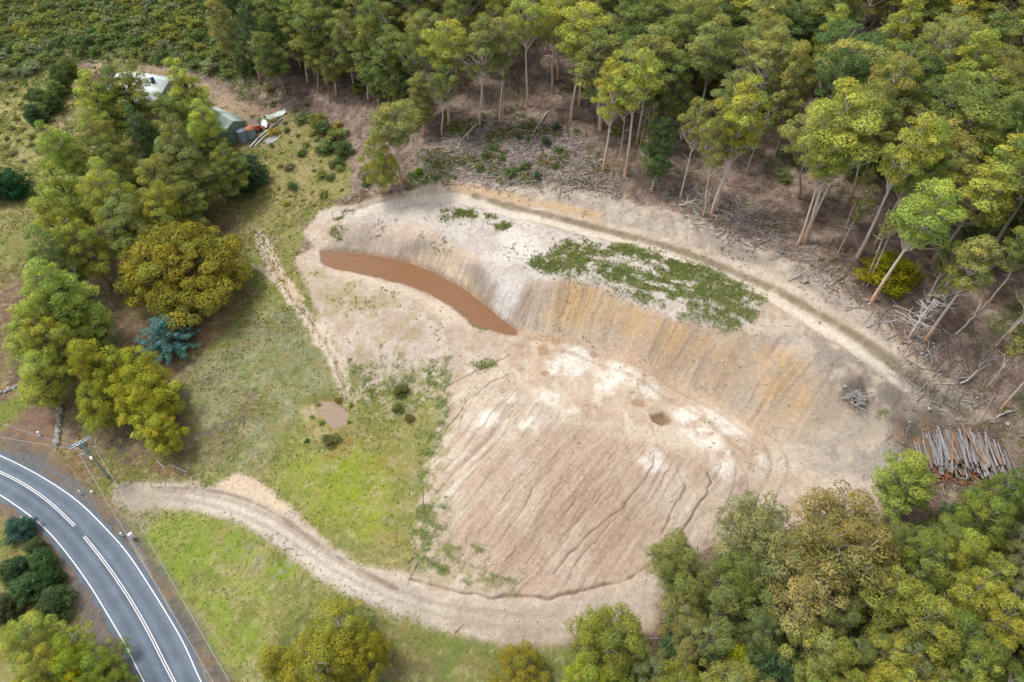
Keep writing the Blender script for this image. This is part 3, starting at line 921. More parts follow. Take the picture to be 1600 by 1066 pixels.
# ---- water
def water(name, P, z, rgb, streak):
    m, nt, b = mat(name)
    tc = nd(nt, "ShaderNodeTexCoord")
    mp = nd(nt, "ShaderNodeMapping")
    mp.inputs["Rotation"].default_value = (0, 0, streak)
    mp.inputs["Scale"].default_value = (.10, .55, 1)
    nt.links.new(tc.outputs["Object"], mp.inputs[0])
    n = nd(nt, "ShaderNodeTexNoise", Scale=1.6, Detail=9.0, Roughness=.8, Distortion=.6)
    nt.links.new(mp.outputs[0], n.inputs["Vector"])
    cr = nd(nt, "ShaderNodeValToRGB")
    cr.color_ramp.elements[0].position = .35; cr.color_ramp.elements[1].position = .72
    cr.color_ramp.elements[0].color = (*(rgb * .86), 1); cr.color_ramp.elements[1].color = (*(rgb * 1.16), 1)
    nt.links.new(n.outputs["Fac"], cr.inputs[0])
    nt.links.new(cr.outputs[0], b.inputs["Base Color"])
    b.inputs["Roughness"].default_value = .42
    b.inputs["Specular IOR Level"].default_value = .35
    n2 = nd(nt, "ShaderNodeTexNoise", Scale=3.0, Detail=3.0)
    nt.links.new(tc.outputs["Object"], n2.inputs["Vector"])
    bp = nd(nt, "ShaderNodeBump", Strength=.25, Distance=.05)
    nt.links.new(n2.outputs["Fac"], bp.inputs["Height"]); nt.links.new(bp.outputs[0], b.inputs["Normal"])
    c = P.mean(0)
    out = P + (P - c) / np.linalg.norm(P - c, axis=1)[:, None] * 0
    # widen a little so that the shore is cut by the ground itself
    nrm = np.roll(P, -1, 0) - np.roll(P, 1, 0)
    nrm = np.stack([nrm[:, 1], -nrm[:, 0]], 1); nrm /= np.linalg.norm(nrm, axis=1)[:, None]
    area = np.sum(P[:, 0] * np.roll(P[:, 1], -1) - np.roll(P[:, 0], -1) * P[:, 1])
    out = P + nrm * (.55 if area > 0 else -.55)
    import mathutils
    v3 = [Vector((x, y, 0)) for x, y in out]
    tri = mathutils.geometry.tessellate_polygon([v3])
    me = mesh_np(name, np.array([(x, y, z) for x, y in out]), np.array([t if area > 0 else t[::-1] for t in tri]), [m])
    me2 = me
    return kind(link(name, me2), "structure")


water("dam_water", PW, PONDZ, lin(146, 104, 68, .60), .5)
water("pool_water", PW2, PZ2, lin(168, 142, 118, .55), 0)


# ---- road
def strip(L, R, z, name, material, cross=0):
    n = len(L)
    v = np.concatenate([np.c_[L, np.full(n, z)], np.c_[R, np.full(n, z)]])
    q = np.array([(k, n + k, n + k + 1, k + 1) for k in range(n - 1)])
    return mesh_np(name, v, q, [material])


def offs(P, o):
    d = np.gradient(P, axis=0); d /= np.linalg.norm(d, axis=1)[:, None]
    return P + np.stack([d[:, 1], -d[:, 0]], 1) * o


NR = 260
RL, RR, RC = (resample(extend(p, 60, 60), NR) for p in (ROAD_L, ROAD_R, ROAD_C))
m_as, nt, b = mat("asphalt")
tc = nd(nt, "ShaderNodeTexCoord")
n1 = nd(nt, "ShaderNodeTexNoise", Scale=.35, Detail=8.0, Roughness=.6)
n2 = nd(nt, "ShaderNodeTexNoise", Scale=6.0, Detail=6.0, Roughness=.8)
nt.links.new(tc.outputs["Object"], n1.inputs["Vector"]); nt.links.new(tc.outputs["Object"], n2.inputs["Vector"])
mx = nd(nt, "ShaderNodeMath", operation="MULTIPLY_ADD"); mx.inputs[1].default_value = .7
nt.links.new(n1.outputs["Fac"], mx.inputs[0])
m3 = nd(nt, "ShaderNodeMath", operation="MULTIPLY"); m3.inputs[1].default_value = .35
nt.links.new(n2.outputs["Fac"], m3.inputs[0]); nt.links.new(m3.outputs[0], mx.inputs[2])
lane = nd(nt, "ShaderNodeAttribute", attribute_name="lane")
ad = nd(nt, "ShaderNodeMath", operation="ADD")
nt.links.new(mx.outputs[0], ad.inputs[0]); nt.links.new(lane.outputs["Fac"], ad.inputs[1])
cr = nd(nt, "ShaderNodeValToRGB")
cr.color_ramp.elements[0].position = .3; cr.color_ramp.elements[1].position = .85
cr.color_ramp.elements[0].color = (*lin(80, 93, 108, .60), 1); cr.color_ramp.elements[1].color = (*lin(116, 129, 143, .60), 1)
nt.links.new(ad.outputs[0], cr.inputs[0]); nt.links.new(cr.outputs[0], b.inputs["Base Color"])
b.inputs["Roughness"].default_value = .85
bp = nd(nt, "ShaderNodeBump", Strength=.25, Distance=.02)
nt.links.new(n2.outputs["Fac"], bp.inputs["Height"]); nt.links.new(bp.outputs[0], b.inputs["Normal"])
eL, eR = offs(RL, -.55 if True else 0), offs(RR, .55)
if np.linalg.norm((eL - eR)[NR // 2]) < np.linalg.norm((RL - RR)[NR // 2]):
    eL, eR = offs(RL, .55), offs(RR, -.55)
# cross-section: shoulder, wheel paths (worn smooth and paler), centre
fr = np.linspace(0, 1, 17)
rows = [eL * (1 - f) + eR * f for f in fr]
lanev = [.34 * math.exp(-((abs((f * 2) % 1 - .5) - .22) / .09) ** 2) - .12 * math.exp(-((f - .5) / .04) ** 2) for f in fr]
v = np.concatenate([np.c_[r, np.full(NR, -.015 - .03 * abs(f - .5))] for r, f in zip(rows, fr)])
v[:, 2] += .012
ed_ = (vnoise(np.arange(NR) * .9, np.zeros(NR), 8) - .5) * .45
ed2 = (vnoise(np.arange(NR) * .9, np.zeros(NR) + 7, 9) - .5) * .45
cd_ = (eR - eL) / np.linalg.norm(eR - eL, axis=1)[:, None]
v[:NR, :2] += cd_ * ed_[:, None]; v[-NR:, :2] += cd_ * ed2[:, None]
la = np.concatenate([np.full(NR, l) for l in lanev])
q = np.array([(a * NR + k, (a + 1) * NR + k, (a + 1) * NR + k + 1, a * NR + k + 1) for a in range(16) for k in range(NR - 1)])
nrm_ = np.cross(v[q[0, 1]] - v[q[0, 0]], v[q[0, 3]] - v[q[0, 0]])
if nrm_[2] < 0:
    q = q[:, ::-1]
kind(link("road", mesh_np("road", v, q, [m_as], True, attrs={"lane": (np.stack([la] * 3, 1), "POINT")})), "structure")

paint_m = surf("road_paint", lin(238, 238, 236, .72), .6, .1, 1.5)


def marking(P, w, seg=None):
    A, B = offs(P, -w / 2), offs(P, w / 2)
    n = len(P)
    v = np.concatenate([np.c_[A, np.full(n, .012)], np.c_[B, np.full(n, .012)]])
    q = np.array([(k, n + k, n + k + 1, k + 1) for k in range(n - 1)])
    nn = np.cross(v[q[0, 1]] - v[q[0, 0]], v[q[0, 3]] - v[q[0, 0]])
    return v, q if nn[2] > 0 else q[:, ::-1]


mk = MB()
for P, w in ((RL, .13), (RR, .13)):
    v, q = marking(P, w); mk.add(v, q=q)
gap = np.array(ground_hit(126, 832))
ok = np.linalg.norm(RC - gap, axis=1) > 1.0
cut = np.where(~ok)[0]
for part in (RC[:cut[0]], RC[cut[-1] + 1:]):
    for o in (-.13, .13):
        v, q = marking(offs(part, o), .1); mk.add(v, q=q)
kind(link("road_markings", mk.mesh("road_markings", [paint_m])), "structure")

# ------------------------------------------------------------------ plants
def leaf_material():
    m = bpy.data.materials.new("leaves")
    m.use_nodes = True
    nt = m.node_tree
    nt.nodes.remove(nt.nodes["Principled BSDF"])
    out = nt.nodes["Material Output"]
    at = nd(nt, "ShaderNodeAttribute", attribute_name="leaf")
    oi = nd(nt, "ShaderNodeObjectInfo")
    mu = nd(nt, "ShaderNodeMix", data_type="RGBA", blend_type="MULTIPLY")
    mu.inputs[0].default_value = 1.0
    nt.links.new(oi.outputs["Color"], mu.inputs[6]); nt.links.new(at.outputs["Color"], mu.inputs[7])
    df = nd(nt, "ShaderNodeBsdfDiffuse"); tr = nd(nt, "ShaderNodeBsdfTranslucent")
    nt.links.new(mu.outputs[2], df.inputs[0]); nt.links.new(mu.outputs[2], tr.inputs[0])
    ms = nd(nt, "ShaderNodeMixShader"); ms.inputs[0].default_value = .28
    nt.links.new(df.outputs[0], ms.inputs[1]); nt.links.new(tr.outputs[0], ms.inputs[2])
    nt.links.new(ms.outputs[0], out.inputs["Surface"])
    return m


def bark_material():
    """Gum bark: pale, with ribbons of brown that thin out up the stem."""
    m, nt, b = mat("bark")
    tc = nd(nt, "ShaderNodeTexCoord"); oi = nd(nt, "ShaderNodeObjectInfo")
    mp = nd(nt, "ShaderNodeMapping"); mp.inputs["Scale"].default_value = (3, 3, .5)
    nt.links.new(tc.outputs["Object"], mp.inputs[0])
    n = nd(nt, "ShaderNodeTexNoise", Scale=1.4, Detail=5.0, Roughness=.7)
    nt.links.new(mp.outputs[0], n.inputs["Vector"])
    sx = nd(nt, "ShaderNodeSeparateXYZ"); nt.links.new(tc.outputs["Object"], sx.inputs[0])
    r = nd(nt, "ShaderNodeMapRange")
    r.inputs["From Min"].default_value = 0; r.inputs["From Max"].default_value = 7
    r.inputs["To Min"].default_value = .16; r.inputs["To Max"].default_value = -.12
    nt.links.new(sx.outputs[2], r.inputs[0])
    ad = nd(nt, "ShaderNodeMath", operation="ADD")
    nt.links.new(n.outputs["Fac"], ad.inputs[0]); nt.links.new(r.outputs[0], ad.inputs[1])
    cr = nd(nt, "ShaderNodeValToRGB")
    cr.color_ramp.elements[0].position = .5; cr.color_ramp.elements[1].position = .66
    cr.color_ramp.elements[0].color = (1, 1, 1, 1); cr.color_ramp.elements[1].color = (.85, .52, .34, 1)
    nt.links.new(ad.outputs[0], cr.inputs[0])
    mu = nd(nt, "ShaderNodeMix", data_type="RGBA", blend_type="MULTIPLY"); mu.inputs[0].default_value = 1
    nt.links.new(oi.outputs["Color"], mu.inputs[6]); nt.links.new(cr.outputs[0], mu.inputs[7])
    nt.links.new(mu.outputs[2], b.inputs["Base Color"])
    b.inputs["Roughness"].default_value = .85
    b.inputs["Specular IOR Level"].default_value = .2
    return m


LEAF, BARK = leaf_material(), bark_material()


def leaf_cloud(cents, rads, rng, dens=150, size=.40, flat=.72, lo=-.45, tintvar=.16):
    """Leaf sprays over domed clumps. Returns verts, quads, per-vertex colour."""
    V, Cc = [], []
    for c, r in zip(cents, rads):
        n = int(dens * r * r) + 8
        d = rng.normal(size=(int(n * 1.7), 3)); d /= np.linalg.norm(d, axis=1)[:, None]
        d = d[d[:, 2] > lo][:n]; n = len(d)
        lump = .68 + .6 * vnoise(d[:, 0] * 2.2 + c[0] * 3, d[:, 1] * 2.2 + d[:, 2] * 1.9 + c[1] * 3, 3)
        rad = r * lump * rng.uniform(.5, 1.08, n) ** .55
        p = np.asarray(c) + d * rad[:, None] * np.array([1, 1, flat])
        nm = d * 1.0 + rng.normal(size=(n, 3)) * .42 + np.array([0, 0, .3])
        nm /= np.linalg.norm(nm, axis=1)[:, None]
        t = np.cross(nm, rng.normal(size=(n, 3))); t /= np.linalg.norm(t, axis=1)[:, None] + 1e-9
        b = np.cross(nm, t)
        s = size * rng.uniform(.6, 1.25, n)[:, None]
        t, b = t * s * .5, b * s * .27
        V.append(np.stack([p - t, p + b * .9 - t * .1, p + t, p - b * .9 + t * .1], 1).reshape(-1, 3))
        k = rng.uniform(1 - tintvar, 1 + tintvar)
        warm = rng.uniform(-.11, .12)
        lv = rng.uniform(.72, 1.3, n)
        old = rng.uniform(size=n) < .05
        col = np.stack([k * lv * (1 + warm), k * lv, k * lv * (1 - warm)], 1)
        col[old] *= np.array([1.15, .95, .8])
        Cc.append(np.repeat(col, 4, 0))
    v = np.concatenate(V)
    return v, np.arange(len(v)).reshape(-1, 4), np.concatenate(Cc)


def crown_mesh(name, *a, **k):
    v, q, c = leaf_cloud(*a, **k)
    return mesh_np(name, v, q, [LEAF], False, attrs={"leaf": (c, "POINT")})


def curve3(a, b, c, n=5):
    t = np.linspace(0, 1, n)[:, None]
    return (1 - t) ** 2 * a + 2 * t * (1 - t) * b + t ** 2 * c


def tree_proto(seed, h, R, cb, nc, cr=(1.0, 1.7), r0=.26, prof=.6, top=.35, dens=150, size=.40, spread=.55, lean=.04, stems=1, dead=0, fill=.5, flat=.72, limb=1.0, tint=.21, lo=-.45):
    rng = np.random.default_rng(seed)
    mb = MB()
    cents, rads = [], []
    for s in range(stems):
        off = np.array([0.0, 0, 0]) if stems == 1 else np.array([math.cos(s * 2.4), math.sin(s * 2.4), 0]) * R * .42
        zt = h * .9
        k = 7
        tz = np.linspace(-.6, zt, k)
        wob = np.cumsum(rng.normal(size=(k, 2)) * h * .007, 0); wob[:2] *= .2
        ln = rng.normal(size=2) * lean * h
        tp = np.stack([wob[:, 0] + ln[0] * (tz / zt).clip(0) ** 1.3 + off[0] * np.sqrt((tz / zt).clip(0)), wob[:, 1] + ln[1] * (tz / zt).clip(0) ** 1.3 + off[1] * np.sqrt((tz / zt).clip(0)), tz], 1)
        rr = r0 * (1 - .82 * (tz / zt).clip(0)) ; rr[0] = r0 * 1.5; rr[1] *= 1.02
        mb.tube(tp, rr, 8, cap=False)
        n_here = nc // stems
        best = []
        for _ in range(n_here):
            cand = None
            for _t in range(14):
                t = rng.uniform(0, 1) ** .85
                g = math.sin(math.pi * min(.985, (.10 + .9 * t) ** .8)) ** prof if t > top else (.35 + .65 * (t / top)) ** .8
                ph = rng.uniform(0, 2 * math.pi)
                lobe = .62 + .62 * float(vnoise(np.array([1.7 * math.cos(ph) + 5 + seed]), np.array([1.7 * math.sin(ph) + 2.6 * t]), seed)[0])
                rho = R / (1 if stems == 1 else 1.5) * g * lobe * (rng.uniform(fill, 1.0) if rng.uniform() < .82 else rng.uniform(.1, fill))
                z = h * (cb + (1 - cb) * t) * .97 - .4
                ax = np.array([np.interp(z, tz, tp[:, 0]), np.interp(z, tz, tp[:, 1])])
                p = np.array([ax[0] + rho * math.cos(ph), ax[1] + rho * math.sin(ph), z])
                dm = min([np.linalg.norm((p - o) * np.array([1, 1, 1.2])) for o in best], default=9)
                if cand is None or dm > cand[0]:
                    cand = (dm, p, ph, rho)
            best.append(cand[1])
            p, rho = cand[1], cand[3]
            z0 = max(h * cb * .75, p[2] - spread * 1.6 * rho - h * .05)
            z0 = min(z0, zt * .98)
            a = np.array([np.interp(z0, tz, tp[:, 0]), np.interp(z0, tz, tp[:, 1]), z0])
            mid = a * .45 + p * .55 + np.array([0, 0, -.12 * rho]) + rng.normal(size=3) * .12 * rho
            mb.tube(curve3(a, mid, p - np.array([0, 0, .25])), np.linspace(max(.035, min(r0 * .34, .03 * rho + .03)) * limb, .022, 5), 5, cap=False)
            for _tw in range(2):
                e = p + rng.normal(size=3) * np.array([.8, .8, .3])
                mb.tube([mid, (mid + e) / 2 + rng.normal(size=3) * .15, e], [.04 * limb, .03, .015], 4, cap=False)
        cents += best
        rads += list(rng.uniform(cr[0], cr[1], len(best)))
        for _d in range(dead):        # bare broken limbs below the crown
            z0 = h * rng.uniform(cb * .6, cb * 1.05)
            a = np.array([np.interp(z0, tz, tp[:, 0]), np.interp(z0, tz, tp[:, 1]), z0])
            ph = rng.uniform(0, 6.28); L = rng.uniform(1.2, 3.0)
            e = a + np.array([math.cos(ph) * L, math.sin(ph) * L, L * rng.uniform(-.1, .6)])
            mb.tube(curve3(a, (a + e) / 2 + np.array([0, 0, .3]), e), np.linspace(.07, .02, 5), 5, cap=False)
    crown = crown_mesh("crown", cents, rads, rng, dens=dens, size=size, flat=flat, lo=lo, tintvar=tint)
    return dict(crown=crown, trunk=mb.mesh("trunk", [BARK], True), h=h, w=2 * (R * .92 + cr[1] * .45))


# tall gums of the forest: bare stem, domed crown of separate tufts
GUM = [tree_proto(100 + k, 20, R, cb, nc, (.75, 1.7), .255, dead=dd, dens=235, size=.3, flat=.6, lo=-.15, fill=.6, limb=1.3, prof=pf, spread=sp, lean=.04)
       for k, (R, cb, nc, dd, pf, sp) in enumerate([(3.9, .52, 34, 3, .55, .55), (4.5, .46, 44, 2, .55, .5), (3.5, .58, 30, 4, .55, .6), (4.9, .5, 46, 2, .5, .5), (4.2, .42, 44, 1, .65, .55), (3.4, .62, 24, 3, .55, .6),
                                                     (4.4, .62, 32, 4, .45, .5), (3.6, .4, 40, 1, .75, .6), (5.2, .56, 42, 3, .5, .45)])]
# slender, leafy low down
SLIM = [tree_proto(120 + k, 18, [2.9, 3.3, 2.6][k], [.22, .28, .34][k], [44, 46, 34][k], (.75, 1.35), .2, top=.25, dens=280, size=.3, flat=.7, lo=-.3, limb=1.2) for k in range(3)]
# tall drooping gums by the house
PASTURE = [tree_proto(140 + k, 20, [4.3, 4.9, 4.6, 5.4][k], [.16, .2, .14, .24][k], [54, 60, 50, 64][k], (.7, 1.85), .34, top=.22, dens=260, size=.31, limb=1.3, fill=.62, prof=.7, flat=.72, lo=-.3, lean=.07) for k in range(4)]
# broad trees of the lower slope
BROAD = [tree_proto(160 + k, 11, [5.6, 6.2, 5.1, 6.6][k], [.18, .14, .2, .16][k], [54, 64, 50, 68][k], (.6, 1.75), .24, top=.2, dens=300, size=.27, limb=1.2, spread=.4, fill=.66, stems=[1, 2, 1, 2][k], prof=.5, flat=.68, lo=-.25) for k in range(4)]
# thin-crowned trees whose limbs show
SPARSE = [tree_proto(180 + k, 13, [6.0, 5.2][k], [.25, .3][k], [92, 70][k], (.8, 1.5), .24, top=.2, dens=230, size=.27, spread=.35, fill=.45, stems=3, prof=.5, limb=1.1, tint=.22, flat=.6, lo=-.3) for k in range(2)]
ROUND = tree_proto(200, 13, 9.6, .14, 150, (1.1, 2.3), .55, top=.18, dens=150, size=.42, flat=.66, lo=-.25, spread=.35, fill=.72, stems=1, prof=.42, dead=2)
BUSHY = [tree_proto(210 + k, 6, [2.6, 2.2, 2.9][k], [.06, .1, .05][k], [44, 34, 52][k], (.7, 1.15), .12, top=.12, dens=190, size=.33, fill=.6, prof=.45) for k in range(3)]
SHRUB = [tree_proto(220 + k, 2.0, [.95, 1.1, .8][k], .02, [14, 18, 10][k], (.38, .62), .04, top=.1, dens=260, size=.26, fill=.5, prof=.45, lean=.02) for k in range(3)]
THIN = [tree_proto(230 + k, 13, [1.5, 1.2][k], [.55, .7][k], [9, 6][k], (.6, 1.0), .11, dead=3, dens=110) for k in range(2)]


def cedar_proto():
    rng = np.random.default_rng(240)
    mb = MB()
    h = 6.5
    mb.tube([(0, 0, -.4), (0, 0, 3), (.1, 0, h)], [.2, .12, .03], 7, cap=False)
    cents, rads = [], []
    for lev in range(9):
        z = .7 + lev * .64
        L = 4.6 * (1 - lev / 10.0) ** .8
        for k in range(max(3, 10 - lev)):
            ph = k * 6.283 / max(3, 10 - lev) + lev * .7 + rng.normal() * .15
            for f in np.linspace(.35, 1, max(2, int(L / .9))):
                rho = L * f * rng.uniform(.9, 1.08)
                cents.append((rho * math.cos(ph), rho * math.sin(ph), z + .5 * f)); rads.append(rng.uniform(.4, .72) * (1.15 - .35 * f))
            mb.tube([(0, 0, z - .2), (L * .9 * math.cos(ph), L * .9 * math.sin(ph), z + .45)], [.06, .02], 4, cap=False)
    c = crown_mesh("crown", cents, rads, rng, dens=190, size=.3, flat=.55, lo=-.3)
    return dict(crown=c, trunk=mb.mesh("trunk", [BARK], True), h=h, w=10.0)


CEDAR = cedar_proto()


def dead_proto(seed, h=12.0, n=14):
    rng = np.random.default_rng(seed)
    mb, br = MB(), MB()
    mb.tube([(0, 0, -.4), (.1, 0, h * .5), (.3, .2, h)], [.2, .14, .04], 7, cap=False)
    for k in range(n):
        z = h * rng.uniform(.35, .98); ph = rng.uniform(0, 6.28); L = rng.uniform(1.2, 3.2) * (1.25 - z / h)
        a = np.array([.2 * z / h, .1 * z / h, z]); e = a + np.array([math.cos(ph), math.sin(ph), rng.uniform(.1, .8)]) * L
        m_ = (a + e) / 2 + rng.normal(size=3) * .25
        br.tube(curve3(a, m_, e), np.linspace(.075, .025, 5), 5, cap=False)
        for _ in range(3):
            f = e + rng.normal(size=3) * .7
            br.tube([m_, (m_ + f) / 2 + rng.normal(size=3) * .15, f], [.045, .035, .018], 4, cap=False)
    return dict(crown=br.mesh("branches", [BARK], True), trunk=mb.mesh("trunk", [BARK], True), h=h, w=5.0)


DEAD = [dead_proto(250), dead_proto(251, 11, 18)]

# foliage and bark colours (albedo)
LG = .76
def fol(r, g, b): return tuple(lin(r, g, b, LG))
YG = fol(182, 188, 88); OL = fol(162, 166, 94); MG = fol(140, 154, 84); DG = fol(106, 128, 74); LIME = fol(176, 192, 90); GOLD = fol(196, 182, 70)
BRN = fol(164, 148, 96); BLUE = fol(116, 160, 150); DK = fol(84, 108, 70); GREYG = fol(148, 158, 112); BOT = fol(170, 178, 80)
PALE = tuple(lin(226, 212, 198, .72)); GREY = tuple(lin(190, 180, 170, .62)); DBARK = tuple(lin(110, 92, 80, .6)); WHITE = tuple(lin(224, 220, 216, .72))
TREES = []      # x, y of what stands already


def spawn(name, pr, x, y, h, w, leaf, bark, label, cat="tree", group=None, z=None, lean=(0, 0), crown_name="crown", jit=.09, keep=True):
    z = gz(x, y) if z is None else z
    o = bpy.data.objects.new(name, None)
    COL.objects.link(o)
    o.empty_display_size = .5
    o.location = (x, y, z - .05)
    o.rotation_euler = (lean[0] + random.gauss(0, .02), lean[1] + random.gauss(0, .02), random.uniform(0, 6.283))
    s = w / pr["w"]
    o.scale = (s, s, h / pr["h"])
    k = 1 + random.uniform(-jit, jit)
    hu = random.uniform(-jit, jit) * .7
    link("trunk", pr["trunk"], o, color=bark)
    link(crown_name, pr["crown"], o, color=(leaf[0] * k * (1 + hu), leaf[1] * k, leaf[2] * k * (1 - hu)))
    tag(o, label, cat, group)
    if keep:
        TREES.append((x, y))
    return o


def from_base(u, v, vt):
    """Ground point of a trunk and the height that puts the top on picture row vt."""
    x, y, z = hit(u, v)
    c = depth_of(x, y, z)
    return x, y, c / SP * (1 - (VN - v) / (VN - vt))


def from_top(u, v, h):
    x, y = at_z(u, v, 10 + h)
    z = 10.0
    for _ in range(25):
        z += .5 * (gz(x, y) - z)
        x, y = at_z(u, v, z + h)
    return x, y


def px_w(x, y, z, px):
    return px * depth_of(x, y, z) / F


def tree_b(name, pr, u, v, vt, wpx, leaf, bark, label, **k):
    x, y, h = from_base(u, v, vt)
    return spawn(name, pr, x, y, h, px_w(x, y, gz(x, y) + h * .75, wpx), leaf, bark, label, **k)


def tree_t(name, pr, u, v, h, wpx, leaf, bark, label, **k):
    x, y = from_top(u, v, h)
    # seen from above, the far rim of a wide crown shows higher than its top: set the tree that much nearer
    zc = gz(x, y) + h * .7
    c = depth_of(x, y, zc)
    dep = math.atan2(H - zc, math.hypot(x, y))
    rr, cc = px_w(x, y, zc, wpx) / 2, h * .32
    over = math.hypot(rr * math.sin(dep), cc * math.cos(dep)) - cc * math.cos(dep)
    x, y = from_top(u, v + .8 * over * F / c, h)
    return spawn(name, pr, x, y, h, px_w(x, y, gz(x, y) + h * .75, wpx), leaf, bark, label, **k)


ORD = "first second third fourth fifth sixth seventh eighth ninth tenth eleventh twelfth thirteenth fourteenth fifteenth sixteenth seventeenth eighteenth nineteenth twentieth twenty-first twenty-second twenty-third twenty-fourth twenty-fifth twenty-sixth twenty-seventh twenty-eighth".split()

# --- edge of the forest above the cleared slope: (kind, base u, v, top v, crown px)
E1 = [("s", 602, 302, 205, 62, YG), ("g", 628, 284, 148, 92, OL), ("t", 652, 253, 165, 24, MG), ("l", 662, 208, 108, 58, OL), ("g", 690, 212, 95, 66, MG), ("g", 701, 194, 25, 84, YG),
      ("g", 749, 196, 18, 88, OL), ("t", 757, 166, 70, 26, MG), ("g", 780, 191, 18, 66, OL), ("t", 785, 189, 95, 22, MG), ("g", 824, 166, -22, 84, YG), ("g", 863, 145, -30, 92, YG),
      ("g", 892, 186, -6, 96, YG), ("g", 905, 165, 12, 80, OL), ("g", 943, 266, 76, 78, YG), ("t", 963, 267, 130, 30, YG), ("g", 977, 274, 70, 96, YG), ("t", 992, 266, 120, 26, MG), ("t", 1003, 276, 150, 26, MG)]
for k, (kd, u, v, vt, wpx, cl) in enumerate(E1):
    pr = {"g": GUM[[0, 2, 5, 6, 8, 2, 0][k % 7]], "t": THIN[k % 2], "s": BROAD[2], "l": SLIM[k % 3]}[kd]
    what = {"g": "tall pale-trunked gum with domed crown", "t": "thin bare sapling with tiny crown", "s": "small leaning yellow-green gum", "l": "slender leafy gum"}[kd]
    tree_b("eucalyptus_tree", pr, u, v, vt, wpx * .9, cl, PALE, f"{what}, {ORD[k]} trunk from left along the cleared slope", group="gums edging the cleared slope")
# --- edge above the right half of the upper track
E2 = [("l", 1019, 296, 178, 66, DG), ("g", 1063, 310, 152, 60, OL), ("g", 1100, 338, 176, 66, OL), ("g", 1112, 333, 112, 104, YG), ("g", 1119, 326, 150, 76, YG), ("t", 1134, 290, 190, 30, OL), ("t", 1165, 271, 160, 34, MG),
      ("g", 1248, 381, 176, 84, YG), ("g", 1257, 378, 118, 132, YG), ("g", 1270, 345, 130, 96, OL), ("t", 1309, 396, 282, 40, OL), ("t", 1320, 360, 262, 36, OL), ("g", 1340, 402, 168, 110, YG), ("g", 1367, 382, 178, 96, LIME),
      ("t", 1349, 445, 300, 32, OL), ("t", 1354, 448, 320, 36, OL), ("g", 1363, 470, 264, 112, LIME), ("g", 1424, 386, 220, 86, OL), ("t", 1425, 528, 400, 30, OL), ("g", 1449, 466, 372, 58, MG),
      ("g", 1447, 530, 368, 98, OL), ("g", 1546, 471, 340, 76, MG), ("t", 1541, 607, 505, 34, OL), ("g", 1566, 637, 520, 60, MG), ("t", 1556, 541, 440, 40, MG), ("g", 1578, 520, 384, 74, YG)]
for k, (kd, u, v, vt, wpx, cl) in enumerate(E2):
    pr = {"g": GUM[[2, 6, 8, 0, 5, 3, 8, 2][k % 8]], "t": THIN[k % 2], "l": SLIM[k % 3]}[kd]
    what = {"g": "tall leaning gum with orange-based trunk", "t": "thin pale leaning stem, small crown", "l": "dark leafy young gum"}[kd]
    tree_b("eucalyptus_tree", pr, u, v, vt, wpx * .88, cl, PALE if k % 3 else WHITE, f"{what}, {ORD[k]} from left above the upper track", group="gums on the bank above the upper track")
# --- big gums around the house and down the left side: top u, v, height, crown px
E3 = [(168, 80, 19, 84, OL, 2, "olive gum, farthest back of the left clump, beside the pale house roof"), (126, 108, 18, 78, LIME, 0, "lime gum behind the left clump, nearest the dirt farm track"),
      (158, 100, 17, 70, MG, 1, "mid-green gum just left of the house roof"), (86, 178, 16, 74, LIME, 3, "lime gum on the paddock edge of the left clump, below the dark hedge"),
      (121, 165, 16, 76, OL, 1, "olive gum in the middle of the left clump, left of the house"), (74, 248, 17, 78, LIME, 0, "lime gum on the paddock edge, above the round dark paddock tree"),
      (48, 276, 18, 88, YG, 2, "yellow-green gum leaning over the paddock, leftmost of the upper clump"), (140, 242, 20, 100, YG, 1, "large yellow-green gum in the front of the upper left clump"),
      (228, 170, 20, 96, OL, 3, "tall olive gum standing in front of the house"), (276, 86, 18, 78, LIME, 0, "tall narrow lime gum right of the pale house roof"),
      (264, 134, 14, 74, MG, 2, "shorter mid-green gum between the house and the shed"), (312, 150, 14, 70, LIME, 1, "lime gum overhanging the roof of the green shed"),
      (205, 238, 18, 92, OL, 0, "olive gum with orange limbs in the middle of the left clump"), (262, 215, 17, 92, OL, 2, "olive gum below the shed in the left clump"),
      (318, 226, 13, 84, MG, 3, "darker gum at the right end of the left clump"), (175, 200, 17, 80, MG, 0, "mid-green gum below the house, half hidden in the clump"),
      (105, 330, 17, 90, YG, 3, "yellow-green gum above the litter ground, left of the big golden tree"), (30, 398, 20, 124, LIME, 1, "large lime gum at the left edge of the picture"),
      (85, 420, 18, 96, LIME, 2, "lime gum between the left edge and the golden tree"), (12, 455, 16, 100, LIME, 0, "lime gum cut by the left edge, above the stone rubble"),
      (58, 488, 16, 100, YG, 3, "yellow-green gum over the driveway gate"), (192, 158, 15, 58, DG, 1, "dark gum directly below the pale house roof"),
      (25, 540, 13, 90, YG, 2, "yellow-green gum at the left edge, above the pale boulder row"),
      (60, 345, 17, 90, MG, 1, "mid-green gum between the paddock edge clump and the left edge gums"), (225, 262, 17, 90, YG, 3, "yellow-green gum above the golden tree, in the front of the clump"),
      (165, 300, 17, 90, OL, 2, "olive gum with visible stem above and left of the golden tree"), (262, 288, 14, 80, MG, 0, "dark-sided gum directly behind the golden tree")]
for u, v, h, wpx, cl, k, lab in E3:
    tree_t("eucalyptus_tree", PASTURE[k], u, v, h, wpx * .88, cl, GREY if k % 2 else DBARK, lab, group="gums around the house")
tree_t("golden_tree", ROUND, 254, 350, 12.5, 186, fol(170, 160, 66), GREY, "very broad golden-green tree with a round crown beside the blue-green conifer")
tree_t("blue_conifer", CEDAR, 246, 484, 6.5, 106, BLUE, DBARK, "blue-green conifer on brown litter below the golden tree")
